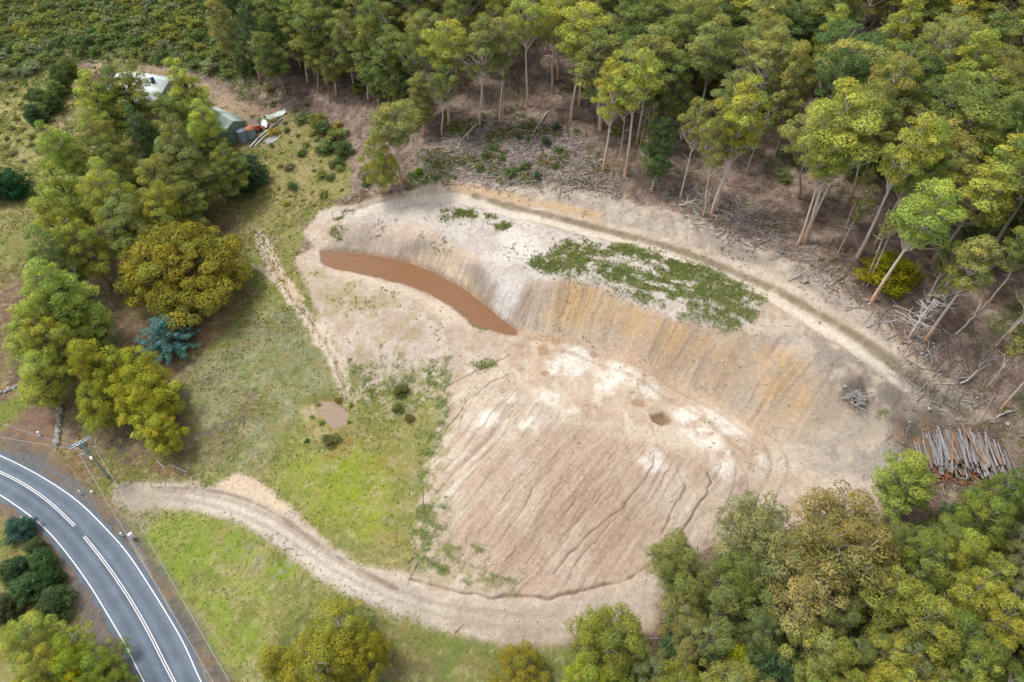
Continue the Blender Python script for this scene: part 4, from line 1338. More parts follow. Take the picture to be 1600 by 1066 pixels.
for u, v, h, wpx, pr, lab in ((150, 522, 12, 118, BROAD[1], "yellow-green wattle below the blue conifer, upper half of the leaning pair"), (212, 580, 10, 100, BROAD[0], "yellow-green wattle in the middle of the row above the power pole"),
                              (238, 645, 7.5, 66, BROAD[2], "smaller yellow-green wattle right of the power pole"), (182, 545, 11, 116, BROAD[3], "yellow-green wattle, the broadest crown of the row above the power pole"),
                              (222, 612, 8.5, 86, BROAD[1], "yellow-green wattle just above the smaller end tree of the pole row"), (140, 590, 9, 84, BROAD[0], "yellow-green wattle on the driveway side of the pole row")):
    tree_t("wattle_tree", pr, u, v, h, wpx, fol(186, 188, 72), DBARK, lab, group="wattles above the power pole")
tree_t("dark_shrub", BUSHY[2], 368, 240, 6, 84, DK, DBARK, "dark green bush at the foot of the gums below the shed", cat="bush")
tree_t("paddock_tree", BUSHY[0], -4, 262, 6, 62, fol(60, 104, 66), DBARK, "round dark green tree alone in the paddock at the left edge")
# --- roadside bushes, lower left
for u, v, h, wpx, cl, lab in ((18, 808, 3.4, 46, fol(84, 114, 98), "blue-green round bush nearest the inside of the road bend"), (46, 842, 2.6, 34, DK, "small dark bush just below the blue-green one"), (58, 858, 3.2, 44, fol(86, 116, 70), "mid-green bush on the road side of the dark cluster"),
                              (14, 872, 3.4, 52, DK, "dark bush at the left edge in the roadside cluster"), (66, 884, 3, 46, fol(70, 100, 56), "dark glossy bush in the middle of the roadside cluster"), (32, 898, 3.4, 54, fol(92, 122, 78), "greyish bush in the roadside cluster, above the last one"),
                              (72, 920, 3.6, 58, DK, "round dark bush at the lower end of the roadside cluster"), (-4, 930, 3.4, 50, fol(96, 104, 72), "dull grey-brown bush at the left edge below the cluster")):
    tree_t("roadside_bush", BUSHY[int(u) % 3], u, v, h, wpx, cl, DBARK, lab, cat="bush", group="bushes beside the road bend")
for u, v, h, wpx, pr, cl, lab in ((22, 962, 7, 92, BROAD[0], YG, "yellow-green tree below the roadside bushes, topmost of the corner group"), (88, 985, 7, 96, BROAD[1], fol(150, 168, 58), "green tree of the lower left corner group, nearest the road"),
                                  (135, 1010, 6, 86, BROAD[2], fol(140, 156, 60), "olive tree of the lower left corner, at its right end"), (40, 1025, 8, 110, BROAD[3], YG, "large yellow-green tree in the very lower left corner"), (108, 1045, 5.5, 46, BROAD[2], fol(206, 200, 44), "bright yellow flowering wattle in the lower left corner"),
                                  (165, 1050, 6, 60, BROAD[0], fol(140, 152, 60), "small olive tree at the bottom edge beside the gravel verge")):
    tree_t("wattle_tree", pr, u, v, h, wpx, cl, GREY, lab, group="trees in the lower left corner")
# --- along the bottom edge
for u, v, h, wpx, pr, cl, lab in ((490, 940, 9, 172, BROAD[3], fol(172, 166, 64), "broad golden wattle at the bottom edge below the entrance track"), (565, 985, 7, 80, BROAD[0], fol(160, 160, 58), "olive-green tree on the right flank of the golden wattle"),
                                  (440, 1000, 7, 90, BROAD[1], fol(170, 168, 66), "golden wattle on the left flank of the broad one"), (812, 1006, 6, 84, BROAD[2], fol(160, 150, 56), "small orange-green round tree at the bottom edge, alone below the track"),
                                  (958, 940, 9, 138, BROAD[0], fol(158, 162, 70), "round olive tree standing at the edge of the entrance track"), (925, 1018, 6, 84, BROAD[2], fol(160, 176, 58), "bright green small tree in front of the round olive one"),
                                  (1095, 1022, 8, 110, BROAD[3], fol(150, 160, 66), "olive tree at the bottom edge right of the bright green one"), (1158, 1002, 4, 52, BUSHY[1], fol(190, 196, 44), "bright yellow-green bush in the dark gap near the bottom edge")):
    tree_t("wattle_tree", pr, u, v, h, wpx, cl, GREY, lab, group="trees along the bottom edge")
# --- lower right wood
E4 = [(1062, 838, 9, 100, SPARSE[1], fol(144, 149, 79), "thin-leaved olive tree at the left tip of the lower right wood, by the track"), (1105, 868, 9, 112, BROAD[1], fol(146, 151, 83), "olive tree just behind the left tip of the lower right wood"),
      (1075, 930, 8, 110, BROAD[3], fol(150, 153, 95), "greyish olive tree in the lower right wood, beside the round track-edge tree"), (1165, 860, 9, 96, BROAD[0], fol(138, 151, 76), "green tree between the olive and the brown crowned trees"),
      (1212, 772, 12, 160, SPARSE[0], fol(161, 160, 100), "thin-crowned green-brown tree overlapping the foot of the bare slope"), (1330, 758, 13, 205, SPARSE[0], fol(160, 152, 92), "large thin brown-gold tree with visible grey limbs"),
      (1262, 832, 10, 170, SPARSE[1], fol(156, 152, 98), "sparse brownish tree below the large brown-gold one"), (1450, 716, 12, 96, SLIM[1], fol(146, 160, 76), "bright green tall tree in front of the log pile"),
      (1472, 832, 9, 112, BROAD[0], fol(156, 165, 79), "green tree below the cut log rounds"), (1440, 898, 11, 164, BROAD[3], fol(172, 174, 80), "broad bright yellow-green tree in the middle of the lower right wood"),
      (1566, 842, 10, 110, BROAD[1], fol(160, 171, 78), "green tree at the right edge below the log pile"), (1575, 905, 11, 130, BROAD[3], fol(176, 177, 78), "yellow-green tree at the right edge, lower down"),
      (1565, 768, 10, 96, BROAD[2], fol(137, 153, 71), "dark green tree right of the log pile, by the edge"), (1598, 735, 10, 80, BROAD[0], fol(123, 141, 68), "dark tree at the right edge behind the log pile"),
      (1345, 1018, 8, 120, BROAD[1], fol(154, 163, 78), "green tree at the bottom edge left of the corner trees"), (1435, 1010, 9, 120, BROAD[3], fol(179, 178, 80), "yellow-topped tree at the bottom edge below the broad bright one"),
      (1545, 1000, 9, 110, BROAD[0], fol(150, 161, 76), "green tree in the lower right corner"), (1270, 1040, 6, 90, BROAD[2], fol(154, 167, 77), "small green tree at the bottom edge in the lower right wood"),
      (1595, 1020, 8, 90, BROAD[1], fol(136, 149, 74), "dark tree at the very lower right corner"), (1290, 930, 8, 96, BROAD[2], fol(124, 127, 72), "dull olive tree beneath the sparse brown crowns"), (1520, 955, 8, 90, BROAD[2], fol(133, 149, 72), "darker green tree between the broad bright one and the right edge"),
      (1390, 850, 8, 80, BROAD[1], fol(132, 137, 72), "dark olive tree behind the broad bright one"), (1200, 950, 7, 90, BROAD[0], fol(126, 139, 82), "dull green tree at the edge of the dark gap"), (1225, 1010, 5, 70, BUSHY[2], DK, "dark bush in the gap of the lower right wood")]
for u, v, h, wpx, pr, cl, lab in E4:
    tree_t("broad_tree", pr, u, v, h, wpx, cl, GREY, lab, group="trees of the lower right wood")

# --- the forest behind its edges
def scatter(pix, step, n_max, ok=lambda x, y: True, avoid=0.0, seed=1):
    P = line_w(pix)
    rng = np.random.default_rng(seed)
    out = []
    for _ in range(n_max * 60):
        x, y = rng.uniform(P[:, 0].min(), P[:, 0].max()), rng.uniform(P[:, 1].min(), P[:, 1].max())
        if not inside(np.array([x]), np.array([y]), P)[0] or not ok(x, y):
            continue
        if any((x - a) ** 2 + (y - b) ** 2 < step * step for a, b in out):
            continue
        if avoid and any((x - a) ** 2 + (y - b) ** 2 < avoid * avoid for a, b in TREES):
            continue
        out.append((x, y))
        if len(out) >= n_max:
            break
    return out


def project(x, y, z):
    c = depth_of(x, y, z)
    return 800 + F * x / c, 533 - F * (y * SP - (H - z) * CP) / c


FORP = [(338, -20), (360, 60), (372, 130), (400, 158), (470, 140), (560, 160), (600, 190), (655, 200), (700, 150), (760, 135), (880, 128), (915, 190), (985, 235), (1060, 275), (1160, 262), (1230, 318), (1300, 335), (1400, 360),
        (1440, 420), (1510, 440), (1530, 500), (1600, 560), (1680, 640), (1780, 500), (1780, 100), (1700, -20), (1300, -60), (900, -40), (600, -40)]
lab_for = {0: ("dark dense gum standing deep in the forest at the top left, behind the shed", "gums of the top left forest"),
           1: ("tall gum standing behind the edge trees of the cleared slope", "gums behind the cleared slope"),
           2: ("tall gum deep in the dense forest along the top right", "gums of the top right forest"),
           3: ("tall gum deep in the forest on the right-hand hillside above the log pile", "gums of the right hillside")}
for k, (x, y) in enumerate(scatter(FORP, 4.7, 250, avoid=3.6, seed=3)):
    u, v = project(x, y, gz(x, y))
    h = random.uniform(16, 23) if u > 620 else random.uniform(15, 20)
    zone = 0 if u < 620 else 1 if u < 930 else 2 if u < 1330 else 3
    slim = (u < 640 and random.random() < .7) or random.random() < .22
    pr = SLIM[k % 3] if slim else GUM[k % 9]
    cl = [YG, OL, MG, OL, DG, OL, MG][random.randrange(7)] if u > 620 else [MG, DG, OL, MG, DG, OL][random.randrange(6)]
    tu, tv = project(x, y, gz(x, y) + h)
    if tv > -150:
        spawn("young_eucalyptus" if slim else "eucalyptus_tree", pr, x, y, h, random.uniform(6.0, 8.0) if slim else (random.uniform(9.0, 12.5) if u > 930 else random.uniform(8, 11)) * (1.12 if v < 130 else 1), cl, PALE if random.random() < .6 else GREY, (lab_for[zone][0].replace("tall gum", "slender young gum").replace("dark dense gum", "slender dark gum") if slim else lab_for[zone][0]), group=("young " if slim else "") + lab_for[zone][1])

for k, (x, y) in enumerate(scatter([(372, 20), (400, 150), (470, 142), (560, 160), (610, 190), (640, 170), (640, 20), (500, -30)], 3.4, 48, avoid=2.6, seed=13)):
    h = random.uniform(14, 19)
    spawn("young_eucalyptus", SLIM[k % 3], x, y, h, random.uniform(6.5, 8.5), [MG, OL, DG, MG][k % 4], PALE if k % 2 else GREY, 'slender leafy young gum in the dense dark top left forest', group='young gums of the top left forest')
print("EUC", sum(1 for o in bpy.data.objects if o.name.startswith("eucalyptus_tree")))
# dead grey trees in the forest
for u, v, vt, lab in ((614, 130, 20, "dead white forked tree in the top left forest"), (1322, 82, 5, "dead grey tree with bare limbs at the top right"), (1520, 330, 285, "dead grey tree with tangled white limbs on the right hillside"), (1420, 528, 455, "small dead stem beside the fallen white branches")):
    x, y, h = from_base(u, v, vt)
    spawn("dead_tree", DEAD[0 if u < 1400 else 1], x, y, max(h, 5), 5 + (u > 1500) * 3, WHITE, WHITE, lab, crown_name="branches")

# understorey
for k, (x, y) in enumerate(scatter(FORP, 4.2, 110, avoid=1.5, seed=5)):
    u, v = project(x, y, gz(x, y))
    if 600 < u < 1400 and random.random() < .75:
        continue
    spawn("understorey_bush", SHRUB[k % 3], x, y, random.uniform(1.2, 3), random.uniform(1.6, 3.6), [DG, OL, MG][k % 3], DBARK, "dark green bush growing under the forest gums", cat="bush", group="bushes under the forest gums", keep=False)
WOODP = [(1075, 930), (1150, 900), (1250, 930), (1400, 860), (1490, 850), (1550, 800), (1700, 790), (1700, 1170), (1020, 1170), (1030, 1060)]
for k, (x, y) in enumerate(scatter(WOODP, 4.3, 60, avoid=3.4, seed=16)):
    spawn("broad_tree", BROAD[k % 4], x, y, random.uniform(6, 9), random.uniform(6.5, 10), [fol(156, 162, 88), fol(144, 152, 88), fol(162, 164, 86), fol(142, 146, 92)][k % 4], GREY, "mid-sized green tree squeezed between the larger crowns of the lower right wood", group="filling trees of the lower right wood")
for k, (x, y) in enumerate(scatter([(960, -30), (1000, 150), (1150, 200), (1300, 300), (1420, 330), (1500, 420), (1580, 520), (1700, 620), (1760, 100), (1650, -50)], 4.0, 80, avoid=1.8, seed=15)):
    spawn("understorey_tree", [BUSHY[0], BROAD[0], BUSHY[2], BROAD[2]][k % 4], x, y, random.uniform(3.5, 8), random.uniform(4, 6.5), [MG, DG, OL, fol(120, 142, 80)][k % 4], GREY, "short bushy tree under the tall gums of the upper right forest", group="short trees of the upper right forest", keep=False)
LOWP = [(1060, 960), (1120, 900), (1250, 900), (1420, 850), (1500, 800), (1700, 800), (1700, 1160), (1000, 1160), (960, 1050)]
for k, (x, y) in enumerate(scatter(LOWP, 3.0, 70, avoid=1.2, seed=6)):
    spawn("understorey_bush", BUSHY[k % 3], x, y, random.uniform(1.6, 4.5), random.uniform(2.4, 4.6), [DG, DK, MG][k % 3], DBARK, "dark green bush growing under the trees of the lower right wood", cat="bush", group="bushes of the lower right wood", keep=False)
# scrub on the top left hillside
SCP = [(-60, -30), (420, -30), (405, 50), (392, 120), (330, 118), (300, 105), (220, 92), (150, 84), (100, 90), (60, 118), (0, 128), (-60, 130)]
for k, (x, y) in enumerate(scatter(SCP, 2.9, 230, seed=7)):
    s = random.uniform(.8, 1.7)
    spawn("scrub_bush", SHRUB[k % 3], x, y, 1.7 * s, 2.9 * s, [MG, fol(132, 152, 84), fol(116, 140, 80), GREYG, fol(160, 166, 84)][random.randrange(5)], DBARK, "low green bush on the scrubby hillside above the house", cat="bush", group="bushes of the scrubby hillside", keep=False)
for k, (u, v) in enumerate([(95, 128), (102, 142), (92, 150), (85, 160), (72, 168), (66, 180), (60, 192), (88, 172), (112, 120), (60, 160)]):
    x, y, _ = hit(u, v)
    spawn("hedge_bush", BUSHY[k % 3], x, y, random.uniform(3, 5), random.uniform(3.5, 5.5), [DK, DG, MG][k % 3], DBARK, "dark green bush in the row along the paddock edge, left of the house", cat="bush", group="bushes along the paddock edge", keep=False)
for k, (x, y) in enumerate(scatter([(-40, 135), (50, 140), (95, 165), (70, 230), (20, 290), (-40, 260)], 2.6, 46, seed=8)):
    s = random.uniform(.4, 1.0)
    spawn("paddock_shrub", SHRUB[k % 3], x, y, 1.4 * s, 2.2 * s, [MG, OL, GREYG][k % 3], DBARK, "small low shrub dotted over the yellow paddock", cat="shrub", group="shrubs dotted over the paddock", keep=False)
for k, (x, y) in enumerate(scatter([(405, 160), (460, 150), (545, 190), (550, 290), (510, 320), (450, 330), (420, 260)], 2.2, 42, seed=9)):
    s = random.uniform(.35, 1.2)
    spawn("slope_shrub", SHRUB[k % 3], x, y, 1.5 * s, 2.4 * s, [MG, OL, fol(180, 172, 84), DG, GREYG][k % 5], DBARK, "low shrub on the rough slope between the shed and the excavation", cat="shrub", group="shrubs between shed and excavation", keep=False)
for k, (u, v, h, wp, cl) in enumerate([(853, 226, 2.2, 17, DK), (869, 202, 1.8, 14, DK), (811, 217, 1.4, 11, DK), (872, 238, 1.4, 13, DG), (826, 219, 1, 10, DG), (840, 278, 1.6, 14, DK), (854, 258, 1.2, 9, fol(160, 120, 60)), (867, 262, 1.2, 12, DG),
                                      (654, 272, 1.6, 14, fol(110, 150, 50)), (575, 285, 2.2, 24, DG), (605, 262, 3, 30, DK), (506, 205, 3, 30, DG), (525, 220, 3, 34, MG), (540, 240, 3, 34, DG), (512, 235, 2.5, 30, DG), (490, 190, 2.4, 26, MG), (530, 258, 2.2, 26, DG), (470, 190, 2, 22, MG), (787, 250, 1.2, 12, DG), (757, 246, 1.4, 14, DG), (770, 232, 1.2, 18, DG), (752, 265, 1.4, 20, DG), (800, 272, 1.6, 24, DG), (820, 262, 1.4, 22, DG)]):
    x, y, z = hit(u, v)
    spawn("clearing_shrub", SHRUB[k % 3], x, y, h, px_w(x, y, z, wp), cl, DBARK, "shrub growing among debris between the forest edge and the excavation", cat="shrub", group="shrubs of the cleared slope", keep=False)
x, y, z = hit(1385, 440)
spawn("wattle_bush", BUSHY[0], x, y, 4.6, px_w(x, y, z, 84), fol(140, 140, 34), DBARK, "mustard-green rounded bush behind the leaning pale trunks of the right bank", cat="bush")
for k, (u, v, h, wp, cl) in enumerate([(628, 612, 1.2, 26, fol(104, 112, 60)), (622, 640, .9, 20, fol(110, 118, 60)), (640, 655, .9, 18, fol(118, 116, 60)), (520, 690, 1.0, 26, fol(110, 116, 70)), (480, 690, .8, 9, fol(80, 130, 50)), (510, 686, .6, 16, fol(90, 110, 60)), (497, 634, .5, 10, fol(140, 140, 70)), (530, 625, .6, 14, fol(150, 132, 70)), (548, 634, .5, 9, fol(120, 130, 66)), (503, 662, .5, 10, fol(120, 136, 66)), (546, 660, .5, 9, fol(140, 146, 80)), (488, 652, .4, 9, fol(150, 150, 80))]):
    x, y, z = hit(u, v)
    spawn("grass_shrub", SHRUB[k % 3], x, y, h, px_w(x, y, z, wp), cl, DBARK, "low dull-green shrub on the grass near the small brown pool", cat="shrub", group="shrubs near the small pool", keep=False)

# --- weeds and grass tufts: nobody could count them
def tufts(name, xs, ys, scale, cols, n_leaf=7, hgt=.5, seed=0):
    rng = np.random.default_rng(seed)
    n = len(xs)
    zs = np.array([gz(a, b) for a, b in zip(xs, ys)])
    P = np.repeat(np.stack([xs, ys, zs], 1), n_leaf, 0)
    s = np.repeat(scale * rng.uniform(.5, 1.3, n), n_leaf)
    d = rng.normal(size=(len(P), 3)); d[:, 2] = np.abs(d[:, 2]) * hgt
    p = P + d * s[:, None] * .45
    nm = rng.normal(size=(len(P), 3)) * .5 + np.array([0, 0, 1.0]); nm /= np.linalg.norm(nm, axis=1)[:, None]
    t = np.cross(nm, rng.normal(size=(len(P), 3))); t /= np.linalg.norm(t, axis=1)[:, None]
    b = np.cross(nm, t)
    t, b = t * s[:, None] * .42, b * s[:, None] * .26
    v = np.stack([p - t, p + b, p + t, p - b], 1).reshape(-1, 3)
    c = np.array(cols)[rng.integers(0, len(cols), n)] * rng.uniform(.75, 1.25, n)[:, None]
    c = np.repeat(np.repeat(c, n_leaf, 0), 4, 0)
    o = link(name, mesh_np(name, v, np.arange(len(v)).reshape(-1, 4), [LEAF], attrs={"leaf": (c, "POINT")}), color=(1, 1, 1))
    return kind(o, "stuff")


def pick(mask, n, seed):
    """n random ground points where the mask is high."""
    rng = np.random.default_rng(seed)
    area = (np.gradient(XS)[None, :] * np.gradient(YS)[:, None]).ravel()
    inb = (np.abs(X) < 130) & (Y > 15) & (Y < 200)
    wgt = mask * area * inb
    i = rng.choice(X.size, n, p=wgt / wgt.sum())
    return X[i] + rng.uniform(-.3, .3, n), Y[i] + rng.uniform(-.3, .3, n)


tufts("weeds", *pick(WEED ** 1.2, 9000, 1), .23, [fol(108, 132, 66), fol(94, 120, 62), fol(138, 148, 78), fol(122, 134, 74), fol(156, 148, 94)], 7, .5, 1)
wx_, wy_ = pick(WEED, 1700, 31)
rr_ = np.random.default_rng(32)
tufts("scattered_weeds", wx_ + rr_.normal(size=1700) * .8, wy_ + rr_.normal(size=1700) * .8, .28, [fol(128, 146, 80), fol(150, 156, 92), fol(160, 150, 98)], 5, .9, 31)
tufts("sparse_weeds", *pick(CLAY * smooth(.6, .75, N2) * (1 - band(LT, 3, 1, .3)) * (1 - band(UT, 2.2, 1, .3)) * (dP > 2.0), 700, 2), .26, [fol(110, 124, 60), fol(96, 112, 60), fol(140, 132, 76)], 5, .5, 2)
GR = GRASS * (1 - verge) * (1 - CLAY) * (1 - LITTER_LEFT * .8) * (1 - DRV)
gx_, gy_ = pick(GR * (.35 + smooth(.45, .6, N4)), 26000, 3)
tufts("grass", gx_, gy_, .42, [fol(132, 144, 60), fol(170, 160, 96), fol(112, 130, 54), fol(150, 136, 84)], 3, .35, 3)
tufts("undergrowth", *pick(FOREST_FLOOR * smooth(.5, .64, N4) * (1 - CLEAR * .6) * (1 + 2.5 * np.maximum(RH, TH)), 9000, 4), .6, [fol(112, 126, 68), fol(130, 128, 76), fol(96, 114, 62), fol(140, 122, 78)], 6, .5, 4)
tufts("clearing_weeds", *pick(np.maximum(CLEAR, FR * .5) * smooth(.5, .6, N2), 1800, 5), .55, [fol(98, 122, 54), fol(120, 128, 60), fol(150, 120, 80), fol(84, 106, 56)], 6, .5, 5)
tufts("scrub", *pick(SCRUB, 4200, 6), 1.15, [fol(128, 146, 84), fol(112, 134, 74), fol(148, 156, 86), fol(126, 136, 90)], 7, .6, 6)


def sticks(name, mask, n, cols, lmin, lmax, rad, seed):
    rng = np.random.default_rng(seed)
    xs, ys = pick(mask, n, seed)
    V, Q, Cc = [], [], []
    for k in range(n):
        L = lmin + (lmax - lmin) * rng.uniform() ** 2.2
        a = rng.uniform(0, 6.283)
        dx, dy = math.cos(a) * L / 2, math.sin(a) * L / 2
        p, q = np.array([xs[k] - dx, ys[k] - dy, 0]), np.array([xs[k] + dx, ys[k] + dy, 0])
        r = rad * rng.uniform(.5, 1.5)
        p[2], q[2] = gz(p[0], p[1]) + r + rng.uniform(0, .12), gz(q[0], q[1]) + r + rng.uniform(0, .2)
        n1 = np.array([-math.sin(a), math.cos(a), 0]) * r; up = np.array([0, 0, r * 1.4])
        b = len(V) * 6
        V.append([p - n1, p + n1, p + up, q - n1 * .5, q + n1 * .5, q + up * .5])
        Q += [(b, b + 3, b + 5, b + 2), (b + 1, b + 2, b + 5, b + 4), (b, b + 1, b + 4, b + 3)]
        Cc += [np.array(cols[rng.integers(0, len(cols))]) * rng.uniform(.75, 1.2)] * 6
    v = np.array(V).reshape(-1, 3)
    m, nt, b_ = mat(name)
    at = nd(nt, "ShaderNodeAttribute", attribute_name="leaf")
    nt.links.new(at.outputs["Color"], b_.inputs["Base Color"]); b_.inputs["Roughness"].default_value = .9
    return kind(link(name, mesh_np(name, v, np.array(Q), [m], attrs={"leaf": (np.array(Cc), "POINT")})), "stuff")


ST_C = [lin(190, 178, 168, .6), lin(150, 134, 124, .6), lin(206, 196, 186, .6), lin(128, 104, 90, .6)]
sticks("forest_litter", FOREST_FLOOR * (1 - CLEAR), 11000, ST_C, .4, 3.6, .04, 11)
sticks("slash", np.maximum(CLEAR, FR), 4200, ST_C, .4, 3.4, .05, 12)
sticks("yard_litter", np.maximum(LOGYARD, poly([(1400, 570), (1500, 600), (1560, 650), (1430, 660)], 1, 1) * .5), 500, ST_C, .3, 1.8, .04, 13)


# stones lying on the clay
def stones(name, mask, n, rmin, rmax, col, seed):
    rng = np.random.default_rng(seed)
    xs, ys = pick(mask, n, seed)
    base = np.array([(1, 0, 0), (-1, 0, 0), (0, 1, 0), (0, -1, 0), (0, 0, 1), (0, 0, -1)], float)
    tri = np.array([(0, 2, 4), (2, 1, 4), (1, 3, 4), (3, 0, 4), (2, 0, 5), (1, 2, 5), (3, 1, 5), (0, 3, 5)])
    V, T = [], []
    for k in range(n):
        r = rmin + (rmax - rmin) * rng.uniform() ** 4
        a = rng.uniform(0, 6.28)
        v = base * rng.uniform(.6, 1.2, (6, 1)) * r * np.array([1, .8, .6])
        v = np.stack([v[:, 0] * math.cos(a) - v[:, 1] * math.sin(a), v[:, 0] * math.sin(a) + v[:, 1] * math.cos(a), v[:, 2]], 1)
        V.append(v + np.array([xs[k], ys[k], gz(xs[k], ys[k]) + r * .2])); T.append(tri + 6 * k)
    m = surf(name + "_rock", col, .9, .25, 1.0)
    return kind(link(name, mesh_np(name, np.concatenate(V), np.concatenate(T), [m])), "stuff")


stones("gravel", CLAY * (dP > 1.0), 1300, .04, .3, lin(222, 208, 192, .66), 21)
stones("pebbles", np.maximum(FR, CLEAR), 500, .08, .4, lin(206, 198, 192, .6), 22)

# ------------------------------------------------------------------ buildings and yard things
def wdir(p, q, z):
    a, b = np.array(at_z(*p, z)), np.array(at_z(*q, z))
    return (b - a) / np.linalg.norm(b - a), np.linalg.norm(b - a)


def mb_rot(mb_fn, name, mats, parent, smooth_=False):
    mb = MB(); mb_fn(mb)
    return link(name, mb.mesh(name, mats, smooth_), parent)


def corrugated(name, rgb):
    m, nt, b = mat(name)
    tc = nd(nt, "ShaderNodeTexCoord")
    wv = nd(nt, "ShaderNodeTexWave", Scale=3.2, Distortion=0.0)
    nt.links.new(tc.outputs["Object"], wv.inputs["Vector"])
    n = nd(nt, "ShaderNodeTexNoise", Scale=.7, Detail=5.0)
    nt.links.new(tc.outputs["Object"], n.inputs["Vector"])
    cr = nd(nt, "ShaderNodeValToRGB")
    cr.color_ramp.elements[0].position = .35; cr.color_ramp.elements[1].position = .65
    cr.color_ramp.elements[0].color = (*(rgb * .85), 1); cr.color_ramp.elements[1].color = (*(rgb * 1.08).clip(0, .9), 1)
    nt.links.new(n.outputs["Fac"], cr.inputs[0]); nt.links.new(cr.outputs[0], b.inputs["Base Color"])
    bp = nd(nt, "ShaderNodeBump", Strength=.6, Distance=.03)
    nt.links.new(wv.outputs["Fac"], bp.inputs["Height"]); nt.links.new(bp.outputs[0], b.inputs["Normal"])
    b.inputs["Roughness"].default_value = .45; b.inputs["Metallic"].default_value = .1
    return m


M_ROOF = corrugated("pale_roofing", lin(226, 234, 228, .78))
M_SHEDROOF = corrugated("green_roofing", lin(196, 214, 200, .7))
M_SHEDWALL = corrugated("green_cladding", lin(136, 168, 148, .65))
M_WALL = surf("cream_wall", lin(206, 200, 186, .65), .8, .12, .8)
M_GLASS = surf("window_glass", lin(60, 74, 86, .5), .12, .1, .5, spec=.6)
M_WHITE = surf("white_paint", lin(244, 244, 240, .86), .5, .1, 1.2)
M_STEEL = surf("galvanised_steel", lin(178, 188, 194, .6), .45, .15, 2.0, metallic=.3)
M_TANK = surf("tank_sheet", lin(160, 178, 190, .6), .4, .12, 1.5)
M_RUST = surf("rusty_iron", lin(176, 104, 66, .6), .9, .35, 3.0)
M_RED = surf("red_paint", lin(206, 62, 44, .6), .5, .12, 2.0)
M_PIPE = surf("weathered_pipe", lin(222, 222, 216, .68), .6, .18, .8)
M_GREYWOOD = surf("grey_timber", lin(176, 170, 160, .6), .9, .25, 2.5, stretch=(1, 1, 4))
M_POLE = surf("green_grey_pole", lin(176, 186, 166, .62), .85, .2, 1.4, stretch=(3, 3, .4))
M_CONC = surf("concrete", lin(200, 196, 188, .62), .9, .15, 2.0)
M_DARK = surf("dark_rubber", lin(52, 52, 54, .6), .8, .1, 3.0)
M_ROCK = surf("field_stone", lin(170, 166, 160, .6), .95, .45, 1.3, bump=.5)


def gable(mb, L, W, hw, hr, over=.35, th=.09):
    """Roof of a gabled building, ridge along x, resting on walls of height hw."""
    for s in (-1, 1):
        a = [(-L / 2 - over, 0, hw + hr), (L / 2 + over, 0, hw + hr), (L / 2 + over, s * (W / 2 + over), hw - hr * over / (W / 2)), (-L / 2 - over, s * (W / 2 + over), hw - hr * over / (W / 2))]
        v = np.array(a + [(x, y, z + th) for x, y, z in a])
        mb.add(v, q=[(0, 1, 2, 3), (7, 6, 5, 4), (0, 4, 5, 1), (1, 5, 6, 2), (2, 6, 7, 3), (3, 7, 4, 0)])


def gable_walls(mb, L, W, hw, hr, m=0):
    x, y = L / 2, W / 2
    v = np.array([(-x, -y, -.6), (x, -y, -.6), (x, y, -.6), (-x, y, -.6), (-x, -y, hw), (x, -y, hw), (x, y, hw), (-x, y, hw), (-x, 0, hw + hr - .03), (x, 0, hw + hr - .03)])
    mb.add(v, q=[(0, 1, 5, 4), (2, 3, 7, 6), (1, 2, 6, 5), (3, 0, 4, 7)], t=[(5, 6, 9), (7, 4, 8)], m=m)


# house
hx, hy, hz_ = hit(236, 150)
d, _ = wdir((205, 140), (275, 152), hz_)
house = link("farmhouse", None, loc=(hx, hy, hz_ + .1), rot=(0, 0, math.atan2(d[1], d[0])))
tag(house, "pale metal-roofed farmhouse half hidden behind the left clump of gums", "house")
HL, HW, HH, HR = 13.5, 8.5, 2.9, 1.7
mb_rot(lambda m: gable_walls(m, HL, HW, HH, HR), "wall", [M_WALL], house)
roof = mb_rot(lambda m: gable(m, HL, HW, HH, HR), "roof", [M_ROOF], house)
mb = MB()
sl = HR / (HW / 2)
for px, py in ((-1.5, -1.9), (1.2, -1.9)):
    zc = HH + HR - abs(py) * sl + .15
    v = np.array([(px - 1.1, py - .8, zc - .8 * sl), (px + 1.1, py - .8, zc - .8 * sl), (px + 1.1, py + .8, zc + .8 * sl), (px - 1.1, py + .8, zc + .8 * sl)])
    mb.add(np.concatenate([v, v - np.array([0, 0, .06])]), q=[(0, 1, 2, 3), (7, 6, 5, 4), (0, 4, 5, 1), (1, 5, 6, 2), (2, 6, 7, 3), (3, 7, 4, 0)])
mb_rot(lambda m: m.box((3.6, -1.2, HH + HR + .1), (.6, .6, 1.5)), "chimney", [surf("flue_brick", lin(60, 84, 130, .6), .8, .2, 4)], roof)
ver = MB()
a = [(-HL / 2, -HW / 2 - .2, HH - .1), (HL / 2, -HW / 2 - .2, HH - .1), (HL / 2, -HW / 2 - 3.0, HH - .75), (-HL / 2, -HW / 2 - 3.0, HH - .75)]
ver.add(np.array(a + [(x, y, z + .08) for x, y, z in a]), q=[(3, 2, 1, 0), (4, 5, 6, 7), (0, 1, 5, 4), (1, 2, 6, 5), (2, 3, 7, 6), (3, 0, 4, 7)])
link("verandah_roof", ver.mesh("verandah_roof", [M_ROOF]), house)
for k in range(5):
    mb_rot(lambda m: m.box((-HL / 2 + .3 + k * (HL - .6) / 4, -HW / 2 - 2.8, HH / 2 - .7), (.14, .14, HH + .1)), "verandah_post", [M_WHITE], house)
